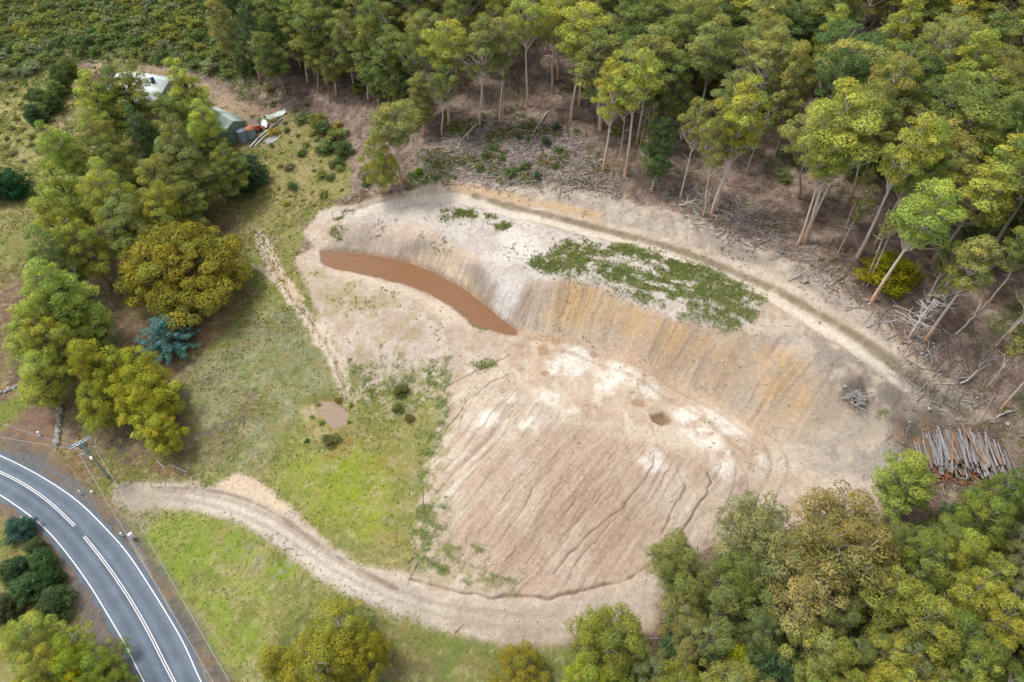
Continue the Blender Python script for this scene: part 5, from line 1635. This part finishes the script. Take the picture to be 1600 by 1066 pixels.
for k, px in enumerate((-4.6, -1.6, 1.8, 4.8)):
    fr = mb_rot(lambda m: [m.box((px, -HW / 2 - .03, 1.5 + s * .62), (1.3, .08, .1)) for s in (-1, 1)] + [m.box((px + s * .62, -HW / 2 - .03, 1.5), (.1, .08, 1.14)) for s in (-1, 1)], "window", [M_WHITE], house)
    mb_rot(lambda m: m.box((px, -HW / 2 - .012, 1.5), (1.14, .03, 1.14)), "pane", [M_GLASS], fr)

# shed
sx_, sy_, sz_ = hit(352, 205)
d, _ = wdir((335, 172), (380, 194), sz_ + 4)
shed = link("farm_shed", None, loc=(sx_, sy_, sz_ + .05), rot=(0, 0, math.atan2(d[1], d[0])))
tag(shed, "green gabled metal shed with pale roof beside the water tanks", "shed")
SL, SW, SH, SR = 9.6, 5.6, 2.8, 1.15
mb_rot(lambda m: gable_walls(m, SL, SW, SH, SR), "wall", [M_SHEDWALL], shed)
mb_rot(lambda m: gable(m, SL, SW, SH, SR, .2), "roof", [M_SHEDROOF], shed)
mb_rot(lambda m: m.tube([(-SL / 2 - .2, -SW / 2 - .27, SH - .12), (SL / 2 + .2, -SW / 2 - .27, SH - .12)], .07, 8), "gutter", [M_WHITE], shed)
mb_rot(lambda m: [m.box((1.5 + k * 1.0, -SW / 2 - .03, 1.35), (.96, .06, 2.6)) for k in range(3)], "roller_door", [M_SHEDROOF], shed)


def world_of(root, lx, ly):
    a = root.rotation_euler[2]
    return root.location[0] + lx * math.cos(a) - ly * math.sin(a), root.location[1] + lx * math.sin(a) + ly * math.cos(a)


def tank(u, v, r, h, top_m, lab):
    x, y, z = hit(u, v)
    t = tag(link("water_tank", None, loc=(x, y, z - .05)), lab, "tank", "water tanks by the shed")
    mb = MB()
    zz = np.linspace(0, h, 13)
    mb.tube([(0, 0, q) for q in zz], [r + .03 * (k % 2) for k in range(13)], 24, cap=False)
    link("tank_body", mb.mesh("tank_body", [M_TANK], True), t)
    mb = MB(); mb.tube([(0, 0, h - .02), (0, 0, h + .06), (0, 0, h + .24)], [r + .05, r + .05, .28], 24)
    lid = link("tank_lid", mb.mesh("tank_lid", [top_m]), t)
    mb = MB(); mb.tube([(.3, .2, h + .15), (.3, .2, h + .34)], .22, 14); link("hatch", mb.mesh("hatch", [M_STEEL]), lid)
    return t


tank(380, 219, 1.15, 2.5, M_TANK, "grey-blue water tank with a grey lid, left of the two by the shed")
tank(393, 214, 1.15, 2.2, surf("orange_lid", lin(204, 132, 90, .6), .8, .3, 2.0), "grey-blue water tank with an orange-stained lid, right of the two")

# red trolley, rusty drum pile
x, y, z = hit(403, 205)
tr = tag(link("garden_trolley", None, loc=(x, y, z), rot=(0, 0, .5)), "small red trolley standing beside the shed wall and the tanks", "trolley")
mb_rot(lambda m: [m.box((0, 0, .55), (1.7, 1.0, .07))] + [m.box((0, s * .5, .72), (1.7, .05, .34)) for s in (-1, 1)] + [m.box((s * .85, 0, .72), (.05, .95, .34)) for s in (-1, 1)], "tray", [M_RED], tr)
mb_rot(lambda m: m.tube([(.85, 0, .5), (1.4, 0, .55), (1.7, 0, 1.0)], .04, 6), "handle", [M_RED], tr)
for sx in (-.55, .55):
    for sy in (-.52, .52):
        mb_rot(lambda m: m.tube([(sx, sy - .06, .28), (sx, sy + .06, .28)], .28, 14), "wheel", [M_DARK], tr)
x, y, z = hit(343, 214)
for k in range(5):
    a = k * 1.3
    o = MB()
    o.tube([(0, 0, 0), (0, 0, .29), (0, 0, .3), (0, 0, .59), (0, 0, .6), (0, 0, .88)], [.29, .29, .31, .31, .29, .29], 16)
    px, py = x + .8 * (k % 3), y + .75 * (k // 3)
    tag(link("oil_drum", o.mesh("oil_drum", [M_RUST], False), loc=(px, py, gz(px, py) - .02)), "rusty orange drum in the cluster below the shed roof", "drum", "rusty drums by the shed")

# upturned white dinghy and white sheet
x, y, z = hit(413, 193)
d, L = wdir((408, 173), (419, 196), z)
mb = MB()
n, sec = 11, 9
V = []
for k in range(n):
    t = k / (n - 1) * 2 - 1
    wd = .75 * (1 - abs(t) ** 2.6) + .03
    hh = .62 * (1 - abs(t) ** 3) + .04
    for s in range(sec):
        a = math.pi * s / (sec - 1)
        V.append((t * 2.3, -math.cos(a) * wd, math.sin(a) ** .8 * hh))
mb.add(V, q=[(k * sec + s, (k + 1) * sec + s, (k + 1) * sec + s + 1, k * sec + s + 1) for k in range(n - 1) for s in range(sec - 1)])
dg = tag(link("dinghy", None, loc=(x, y, z + .05), rot=(0, 0, math.atan2(d[1], d[0]))), "white upturned dinghy lying on the slope right of the shed", "boat")
link("hull", mb.mesh("hull", [M_WHITE], True), dg)
mb_rot(lambda m: m.box((0, 0, .63), (4.2, .07, .08), bev=.01), "keel", [M_WHITE], dg)


def crumple(name, u, v, sx, sy, amp, material, label, cat, rz=0.0, seed=1):
    x, y, z = hit(u, v)
    g = 14
    gx2, gy2 = np.meshgrid(np.linspace(-1, 1, g), np.linspace(-1, 1, g))
    wob = fbm(gx2 * 2 + seed, gy2 * 2, seed, 3)
    px, py = gx2 * sx / 2 * (.8 + .4 * wob), gy2 * sy / 2 * (.75 + .5 * fbm(gx2 * 1.5, gy2 * 1.5 + seed, seed + 1, 2))
    pz = np.abs(wob - .45) * amp * 3 + .06
    ca, sa = math.cos(rz), math.sin(rz)
    wx, wy = x + px * ca - py * sa, y + px * sa + py * ca
    base = np.array([gz(a, b) for a, b in zip(wx.ravel(), wy.ravel())]).reshape(g, g)
    V = np.stack([wx - x, wy - y, base - z + pz], -1).reshape(-1, 3)
    V = np.concatenate([V, V - np.array([0, 0, .05])])
    i = np.arange(g * g).reshape(g, g)
    q = np.stack([i[:-1, :-1], i[:-1, 1:], i[1:, 1:], i[1:, :-1]], -1).reshape(-1, 4)
    q = np.concatenate([q, q[:, ::-1] + g * g])
    return tag(link(name, mesh_np(name, V, q, [material], True), loc=(x, y, z)), label, cat)


crumple("tarpaulin", 432, 181, 4.2, 1.4, .5, surf("pale_tarp", lin(214, 226, 214, .7), .6, .12, 1.0), "crumpled pale green-white sheet beside the white dinghy", "sheet", .4, 3)
crumple("plastic_sheet", 426, 218, 3.2, 2.0, .2, surf("grey_sheet", lin(190, 188, 182, .6), .8, .2, 1.5), "grey-white sheet lying on the grass below the white pipes", "sheet", .9, 5)


def lying(name, p, q, r, material, label, cat, group=None, z0=0.0, knots=0, taper=.8, sides=9, branch=0):
    """A stem or pipe lying on the ground between two places of the photograph."""
    ax, ay, az = hit(*p); bx, by, bz = hit(*q)
    n = 7
    t = np.linspace(0, 1, n)
    xs, ys = ax + (bx - ax) * t, ay + (by - ay) * t
    rng = np.random.default_rng(int(p[0] * 7 + p[1]))
    if knots:
        nx, ny = -(by - ay), (bx - ax); l = math.hypot(nx, ny) + 1e-6
        w_ = np.cumsum(rng.normal(size=n)) * knots; w_ -= w_[0] + (w_[-1] - w_[0]) * t
        xs, ys = xs + nx / l * w_, ys + ny / l * w_
    zs = np.array([gz(a, b) for a, b in zip(xs, ys)])
    zs = np.interp(t, [0, .5, 1], [zs[0], max(zs[1:-1].max() - .05, (zs[0] + zs[-1]) / 2), zs[-1]]) + r * .85 + z0
    c = np.array([ax, ay, az])
    mb = MB()
    P = np.stack([xs, ys, zs], 1) - c
    mb.tube(P, r * np.linspace(1, taper, n), sides)
    for k in range(branch):
        s = P[rng.integers(2, n)]
        dd = (P[-1] - P[0]); dd /= np.linalg.norm(dd)
        e = s + (dd + rng.normal(size=3) * np.array([.8, .8, .25]) + np.array([0, 0, .15])) * rng.uniform(.8, 2.2)
        mb.tube([s, (s + e) / 2 + rng.normal(size=3) * .12, e], [r * .55, r * .4, r * .2], 5)
    return tag(link(name, mb.mesh(name, [material], True), loc=tuple(c)), label, cat, group)


lying("pipe", (391, 231), (418, 205), .17, M_PIPE, "thick white pipe on the ground below the tanks, left of the pair", "pipe", "white pipes below the tanks", taper=1)
lying("pipe", (398, 230), (423, 207), .15, M_PIPE, "thinner white pipe lying close beside the thick one", "pipe", "white pipes below the tanks", taper=1)
lying("pipe", (416, 207), (441, 186), .13, M_STEEL, "grey pipe leading from the white pipes up towards the pale sheet", "pipe", taper=1)
M_DEADWOOD = surf("bleached_wood", lin(214, 200, 182, .62), .9, .2, 1.4, stretch=(1, 1, 1))
M_DEADGREY = surf("grey_deadwood", lin(190, 184, 178, .62), .9, .2, 1.4)
FB_ = [((1492, 524), (1528, 486), .16, M_DEADWOOD, 'pale fallen trunk lying between the standing stems of the right hillside'), ((1500, 600), (1545, 572), .13, M_DEADGREY, 'long grey fallen trunk above the log pile on the right hillside'),
       ((1556, 655), (1588, 640), .13, M_DEADGREY, 'grey fallen trunk at the right edge just above the log pile'), ((1470, 470), (1500, 452), .12, M_DEADGREY, 'grey fallen trunk behind the olive-crowned leaning gum on the right'),
       ((856, 176), (832, 213), .17, M_DEADWOOD, "long bleached branch lying high on the cleared slope"), ((832, 213), (828, 226), .1, M_DEADWOOD, "short bleached branch at the foot of the long one on the cleared slope"),
       ((746, 196), (716, 230), .2, M_DEADWOOD, "pale fallen trunk under the gums at the left of the cleared slope"), ((738, 214), (712, 236), .1, M_DEADGREY, "thin grey fallen branch crossing the litter left of the cleared slope"),
       ((660, 232), (642, 250), .1, M_DEADGREY, "thin grey branch by the leaning small gums"), ((1060, 322), (1078, 318), .2, M_DEADWOOD, "short pale fallen trunk at the edge of the upper track bank"),
       ((1395, 478), (1420, 487), .16, M_DEADWOOD, "pale snapped trunk, topmost of the bleached branches on the right bank"), ((1398, 486), (1432, 512), .12, M_DEADGREY, "bleached branch slanting down the right bank"),
       ((1412, 500), (1445, 520), .1, M_DEADGREY, "bleached thin branch below the slanting one on the right bank"), ((1380, 505), (1410, 500), .09, M_DEADGREY, "short bleached branch left of the dead heap on the right bank"),
       ((1430, 495), (1480, 520), .1, M_DEADGREY, "long bent bleached branch on the right bank"), ((1442, 440), (1446, 462), .11, M_DEADGREY, "grey stump-like branch between right bank trunks"),
       ((1448, 545), (1456, 560), .11, M_DEADGREY, "grey branch hanging below the right bank trunks"), ((1530, 575), (1552, 560), .11, M_DEADGREY, "grey fallen branch high on the right bank"),
       ((1230, 440), (1252, 432), .1, M_DEADGREY, "grey branch at the foot of the twin orange-based gums")]
for p, q, r, m_, lab in FB_:
    lying("fallen_branch", p, q, r, m_, lab, "branch", "fallen branches", knots=.16, taper=.5, branch=3)
lying("timber_log", (270, 729), (293, 739), .17, M_GREYWOOD, "pale log on the ground right of the power pole, longer of two", "log", taper=.9)
lying("timber_log", (246, 721), (258, 732), .13, M_GREYWOOD, "pale thinner log on the ground right of the power pole, shorter of two", "log", taper=.9)


# boulders
def boulder_mesh(seed):
    bm_ = MB()
    n, m_ = 9, 12
    rng = np.random.default_rng(seed)
    ph = np.linspace(0, math.pi, n); th = np.linspace(0, 2 * math.pi, m_, endpoint=False)
    A, B = np.meshgrid(ph, th, indexing="ij")
    d = np.stack([np.sin(A) * np.cos(B), np.sin(A) * np.sin(B), np.cos(A)], -1)
    r = .72 + .5 * fbm(d[..., 0] * 1.4 + 7 + seed, d[..., 1] * 1.4 + d[..., 2] * 1.1, seed, 3)
    r[0], r[-1] = r[0].mean(), r[-1].mean()
    v = (d * r[..., None] * np.array([1, .8, .66])).reshape(-1, 3)
    q = [(k * m_ + s, (k + 1) * m_ + s, (k + 1) * m_ + (s + 1) % m_, k * m_ + (s + 1) % m_) for k in range(n - 1) for s in range(m_)]
    bm_.add(v, q=q)
    return bm_.mesh("boulder", [M_ROCK], False)


BM = [boulder_mesh(k) for k in range(4)]


def boulder(u, v, r, label, group=None, k=0):
    x, y, z = hit(u, v)
    return tag(link("boulder", BM[k % 4], loc=(x, y, z + r * .25), rot=(random.uniform(-.3, .3), random.uniform(-.3, .3), random.uniform(0, 6)), scale=(r, r, r)), label, "boulder", group)


k = 0
for (u0, v0), (u1, v1), n, lab, grp in (((97, 628), (90, 688), 22, "grey boulder in the dark row running down beside the gravel driveway", "boulders beside the driveway"), ((-4, 617), (44, 598), 18, "pale boulder in the rubble row at the left edge of the picture", "boulders at the left edge")):
    for t in np.linspace(0, 1, n):
        boulder(u0 + (u1 - u0) * t + random.uniform(-2.2, 2.2), v0 + (v1 - v0) * t + random.uniform(-1.5, 1.5), random.uniform(.28, .6), lab, grp, k); k += 1
boulder(89, 692, .75, "pale largest boulder at the lower end of the row by the driveway", None, 1)
for u, v, r, lab in ((151, 689, .25, "small white stone on the dark soil right of the power pole top"), (1452, 640, .4, "white rock at the end of the upper track above the log pile"), (1495, 656, .35, "white rock just above the log pile"), (1574, 663, .4, "white rock at the right of the log pile"),
                     (668, 857, .3, "pale rock at the grassy toe of the bare slope"), (1320, 605, .35, "pale rock left of the grey stick heap"), (1280, 505, .3, "pale rock on the bare ground below the upper track"), (1258, 440, .55, "grey slab rock below the upper track bank")):
    boulder(u, v, r, lab, None, k); k += 1

# cut log rounds in the lower right wood
mb = MB(); mb.tube([(0, 0, 0), (0, 0, .4)], [.36, .35], 14, m=0, cap_m=1)
M_CUT = surf("cut_wood", lin(226, 196, 148, .66), .85, .15, 5.0)
M_BARKO = surf("rough_bark", lin(120, 92, 72, .6), .95, .3, 3.0)
RND = mb.mesh("log_round", [M_BARKO, M_CUT])
for (u, v, rx), pos in zip(((1472, 818, .1), (1481, 823, 1.2), (1489, 825, .4), (1487, 816, .9), (1513, 838, .2), (1474, 826, 1.0)), ("leftmost", "second from the left", "lowest", "topmost", "separate and farthest right", "lower left")):
    x, y, z = hit(u, v)
    tag(link("log_round", RND, loc=(x, y, z + 1.5 * 0 + .02), rot=(rx * .3, .2, rx)), f"cut pale log round in the lower right wood, {pos} of the six", "log round", "cut log rounds")

# stick heap on the bare slope
x, y, z = hit(1337, 620)
mb = MB()
rng = np.random.default_rng(5)
for k in range(150):
    a, r0_, L = rng.uniform(0, 6.283), abs(rng.normal()) * .75, rng.uniform(.7, 2.2)
    c = np.array([math.cos(a) * r0_, math.sin(a) * r0_, max(.04, .75 - r0_ * .55) * rng.uniform(.2, 1)])
    dd = rng.normal(size=3) * np.array([1, 1, .35]); dd /= np.linalg.norm(dd)
    mb.tube([c - dd * L / 2, c + rng.normal(size=3) * .06, c + dd * L / 2], rng.uniform(.025, .07), 5)
h = link("stick_heap", mb.mesh("stick_heap", [M_DEADGREY]), loc=(x, y, z))
tag(h, "small grey heap of dead sticks on the bare ground left of the log pile", "stick heap")

# ------------------------------------------------------------------ log pile
PX, PY, PZ = hit(1503, 712)
dl, _ = wdir((1488, 672), (1510, 742), PZ)
ang = math.atan2(dl[1], dl[0])
M_LOG = surf("log_bark", None, .9, .3, 1.6, stretch=(.6, 3, 3), obj_color=True)
LOGS = []
for k in range(5):
    rng = np.random.default_rng(60 + k)
    mb = MB()
    n = 7
    t = np.linspace(-.5, .5, n)
    L = [6.2, 5.4, 6.8, 4.6, 5.8][k]
    P = np.stack([t * L, np.cumsum(rng.normal(size=n)) * .035, np.cumsum(rng.normal(size=n)) * .03], 1)
    mb.tube(P, np.linspace(1, .72, n) * (1 + rng.normal(size=n) * .03), 10, m=0, cap_m=1) if False else mb.tube(P, .2 * np.linspace(.74, 1, n) * (1 + rng.normal(size=n) * .03), 10, m=0, cap_m=1)
    LOGS.append(mb.mesh("log", [M_LOG, M_CUT], True))
rng = np.random.default_rng(77)
GREYL, ORL, BRL = lin(164, 162, 162, .54), lin(170, 134, 106, .55), lin(140, 116, 102, .55)
lay = [(34, 0), (32, 1), (28, 2), (23, 3)]
px = pz_w = None
w_, e_ = wdir((1436, 700), (1572, 716), PZ)
acr = np.array([-dl[1], dl[0]])
if acr @ w_ < 0:
    acr = -acr
for n, l in lay:
    for k in range(n):
        off = (k + .5) / n - .5
        across = off * (11.6 - l * 1.9) + rng.normal() * .12
        along = rng.normal() * .55 + .6 * (l == 0) + (-.3 if l > 1 else 0) + off * .6
        x, y = PX + acr[0] * across + dl[0] * along, PY + acr[1] * across + dl[1] * along
        g = float(np.mean([gz(x + dl[0] * s, y + dl[1] * s) for s in (-2.5, 0, 2.5)]))
        s = rng.uniform(.42, .9)
        roll = rng.uniform()
        col, what = (GREYL, "grey debarked log") if roll < .72 else (ORL, "orange-brown log") if roll < .88 else (BRL, "dark brown log")
        lab = f"{what} in the {['bottom', 'second', 'third', 'top'][l]} layer of the pile behind the bright green tree"
        o = link("log", LOGS[(k + l) % 5], loc=(x, y, g + .2 + l * .36 + rng.uniform(-.03, .08)), rot=(rng.uniform(0, 6.28), rng.normal() * .05, ang + rng.normal() * .08 + (rng.normal() * .12 if l == 3 else 0)), scale=(rng.uniform(.8, 1.12), s, s), color=tuple(col * rng.uniform(.8, 1.15)))
        tag(o, lab, "log", f"{what}s in the {['bottom', 'second', 'third', 'top'][l]} layer of the log pile")
for k in range(4):
    across, along = -5.5 + k * 3.6, 3.6
    x, y = PX + acr[0] * across + dl[0] * along, PY + acr[1] * across + dl[1] * along
    crx = None
mbk = MB()
for k in range(60):
    across, along = rng.uniform(-5, 5), 3.2 + rng.uniform(-.5, 1.4)
    x, y = PX + acr[0] * across + dl[0] * along, PY + acr[1] * across + dl[1] * along
    a = rng.uniform(0, 3.1); L = rng.uniform(.5, 1.6)
    mbk.tube([(x - math.cos(a) * L / 2, y - math.sin(a) * L / 2, gz(x, y) + .08), (x, y, gz(x, y) + .16 + rng.uniform(0, .3)), (x + math.cos(a) * L / 2, y + math.sin(a) * L / 2, gz(x, y) + .1)], rng.uniform(.05, .14), 5)
kind(link("bark_litter", mbk.mesh("bark_litter", [surf("torn_bark", lin(158, 108, 74, .55), .9, .4, 2.0)])), "stuff")

# ------------------------------------------------------------------ power pole, wires, roadside posts
bx, by, h_ = from_base(168, 745, 690)
bz = gz(bx, by)
line_d = np.array(at_z(345, 1066, 8)) - np.array([bx, by]); line_d /= np.linalg.norm(line_d)
side = np.array([-line_d[1], line_d[0]])
pole = tag(link("power_pole", None, loc=(bx, by, bz), rot=(0, 0, math.atan2(side[1], side[0]))), "pale green power pole with transformer and crossarms beside the road bend", "power pole")
# local x runs along the crossarms, local y along the line
mb_rot(lambda m: m.tube([(0, 0, -.6), (0, 0, h_ * .5), (0, 0, h_)], [.25, .21, .17], 12), "shaft", [M_POLE], pole, True)
mb_rot(lambda m: m.box((0, .0, .55), (.42, .42, .1), bev=.02), "base_collar", [M_STEEL], pole)
arm1 = mb_rot(lambda m: [m.box((0, s * .2, h_ - .25), (2.9, .15, .2), bev=.01) for s in (-1, 1)] + [m.box((s * .6, 0, h_ - .25), (.08, .3, .08)) for s in (-1, 1)], "upper_crossarm", [M_STEEL], pole)
arm2 = mb_rot(lambda m: m.box((0, -.2, h_ - 2.3), (2.5, .15, .2), bev=.01), "lower_crossarm", [M_STEEL], pole)
for ax in (-1.25, -.42, .42, 1.25):
    mb_rot(lambda m: m.tube([(ax, .2, h_ - .2), (ax, .2, h_ - .08), (ax, .2, h_ - .02), (ax, .2, h_ + .05), (ax, .2, h_ + .1)], [.03, .08, .05, .08, .03], 8), "insulator", [M_CONC], arm1)
for ax in (-1.05, 1.05):
    mb_rot(lambda m: m.tube([(ax, -.2, h_ - 2.25), (ax, -.2, h_ - 2.13), (ax, -.2, h_ - 2.05)], [.03, .08, .04], 8), "insulator", [M_CONC], arm2)
trf = mb_rot(lambda m: [m.box((0, .48, h_ - 1.2), (1.15, .7, 1.1), bev=.03)] + [m.box((-.42 + k * .12, .79, h_ - 1.22), (.03, .3, .75)) for k in range(8)], "transformer", [M_STEEL], pole)
for ax in (-.28, 0, .28):
    mb_rot(lambda m: m.tube([(ax, .48, h_ - .72), (ax, .48, h_ - .55), (ax, .48, h_ - .42)], [.06, .09, .03], 8), "bushing", [M_CONC], trf)
mb_rot(lambda m: m.tube([(-.3, -.25, h_ - 2.0), (-1.0, -.5, h_ - 2.2), (-1.5, -.65, h_ - 2.2)], .035, 6) if False else m.tube([(0, -.1, h_ - 2.7), (0, -.8, h_ - 2.3), (0, -1.5, h_ - 2.25)], .035, 6), "lamp_arm", [M_STEEL], pole)


def wire(p0, p1, sag, label, group):
    p0, p1 = np.array(p0, float), np.array(p1, float)
    t = np.linspace(0, 1, 24)[:, None]
    P = p0 + (p1 - p0) * t - np.array([0, 0, 1]) * 4 * sag * t * (1 - t)
    mb = MB(); mb.tube(P - p0, .028, 5)
    tag(link("power_line", mb.mesh("power_line", [M_STEEL], True), loc=tuple(p0)), label, "power line", group)


def pole_pt(lx, ly, lz):
    return np.array([bx + side[0] * lx + line_d[0] * -ly * -1 * 1, by + side[1] * lx + line_d[1] * ly, bz + lz])


def loc2w(lx, ly, lz):
    a = math.atan2(side[1], side[0])
    return np.array([bx + lx * math.cos(a) - ly * math.sin(a), by + lx * math.sin(a) + ly * math.cos(a), bz + lz])


ends = [(-1.05, -.2, h_ - 2.1), (1.05, -.2, h_ - 2.1)]
E = [loc2w(*e) for e in ends]
tgt = [np.array([*at_z(u, 1066, 7.0), 7.0]) for u in (332, 358)]
if np.linalg.norm(E[0] - tgt[0]) + np.linalg.norm(E[1] - tgt[1]) > np.linalg.norm(E[0] - tgt[1]) + np.linalg.norm(E[1] - tgt[0]):
    E = E[::-1]
for a, b, l in zip(E, tgt, ("left", "right")):
    wire(a, a + (b - a) * 1.5, .5, f"{l} thin power line running from the pole along the grass to the bottom edge", "power lines down the grass")
E = [loc2w(-1.25, .2, h_ + .1), loc2w(.0, -.2, h_ - 2.1)]
for a, (u, v), l in zip(E, ((-10, 657), (-10, 680)), ("upper", "lower")):
    b = np.array([*at_z(u, v, 8.0), 8.0])
    wire(a, a + (b - a) * 1.3, .3, f"{l} thin power line from the pole across the gravel driveway to the left edge", "power lines over the driveway")

# street lamp head on its arm (part of the pole)
mb_rot(lambda m: m.tube([(0, -1.4, h_ - 2.26), (0, -1.55, h_ - 2.22), (0, -1.85, h_ - 2.24), (0, -2.05, h_ - 2.28)], [.05, .16, .17, .04], 10), "lamp_head", [M_WHITE], pole, True)


def post(u, v, h, w_, label, refl=True, name="guide_post"):
    x, y, z = hit(u, v)
    o = tag(link(name, None, loc=(x, y, z), rot=(random.gauss(0, .03), random.gauss(0, .03), .7)), label, "guide post", "white posts by the road")
    mb_rot(lambda m: m.box((0, 0, h / 2 - .15), (w_ * 1.25, w_ * .9, h + .3), bev=.015), "shaft", [M_WHITE], o)
    if refl:
        mb_rot(lambda m: m.box((0, -w_ * .46, h - .22), (w_ * .55, .02, .14)), "reflector", [M_RED], o)
    return o


post(127, 772, 1.0, .16, "thin white guide post at the road edge left of the entrance track")
post(145, 771, .6, .24, "short white post on the bare corner right of the first guide post")
post(192, 838, .9, .18, "white guide post between the road edge and the white marker board")
post(63, 681, 1.0, .26, "white post beside the gravel driveway")
post(38, 813, .9, .16, "white guide post on the inside of the road bend")
x, y, z = hit(209, 842)
o = tag(link("marker_board", None, loc=(x, y, z), rot=(0, 0, .75)), "tall white marker board on the grass corner under the power line", "marker")
mb_rot(lambda m: m.box((0, 0, .85), (.56, .34, 1.3), bev=.02), "panel", [M_WHITE], o)
for s in (-.18, .18):
    mb_rot(lambda m: m.box((s, .2, .5), (.06, .05, 1.6)), "leg", [M_STEEL], o)
EXPOSURE = 0.95

# ------------------------------------------------------------------ light
w = bpy.data.worlds.new("World")
scene.world = w
w.use_nodes = True
nt = w.node_tree
sky = nt.nodes.new("ShaderNodeTexSky")
sky.sky_type = "NISHITA"
sky.sun_disc = False
SUN_EL, SUN_AZ = math.radians(60), math.radians(-65)      # azimuth from +Y, clockwise seen from above
sky.sun_elevation = SUN_EL
sky.sun_rotation = SUN_AZ
sky.air_density = 1.0
sky.dust_density = 3.0
hs = nt.nodes.new("ShaderNodeHueSaturation")
hs.inputs["Saturation"].default_value = .3
nt.links.new(sky.outputs[0], hs.inputs["Color"])
bg = nt.nodes["Background"]
bg.inputs["Strength"].default_value = .14
nt.links.new(hs.outputs[0], bg.inputs["Color"])
sd = bpy.data.lights.new("sun", "SUN")
sd.energy = 1.5
sd.angle = math.radians(10)
sd.color = (1.0, .965, .92)
so = bpy.data.objects.new("sun", sd)
COL.objects.link(so)
dirv = Vector((math.sin(SUN_AZ) * math.cos(SUN_EL), math.cos(SUN_AZ) * math.cos(SUN_EL), math.sin(SUN_EL)))
so.rotation_euler = dirv.to_track_quat("Z", "Y").to_euler()
so.location = dirv * 200

scene.view_settings.view_transform = "Standard"
scene.view_settings.look = "None"
scene.view_settings.exposure = EXPOSURE
scene.view_settings.gamma = 1.0
scene.view_settings.use_curve_mapping = False
scene.cycles.filter_width = 1.6
scene.cycles.max_bounces = 6
scene.cycles.diffuse_bounces = 3
scene.cycles.transmission_bounces = 3
scene.cycles.transparent_max_bounces = 4
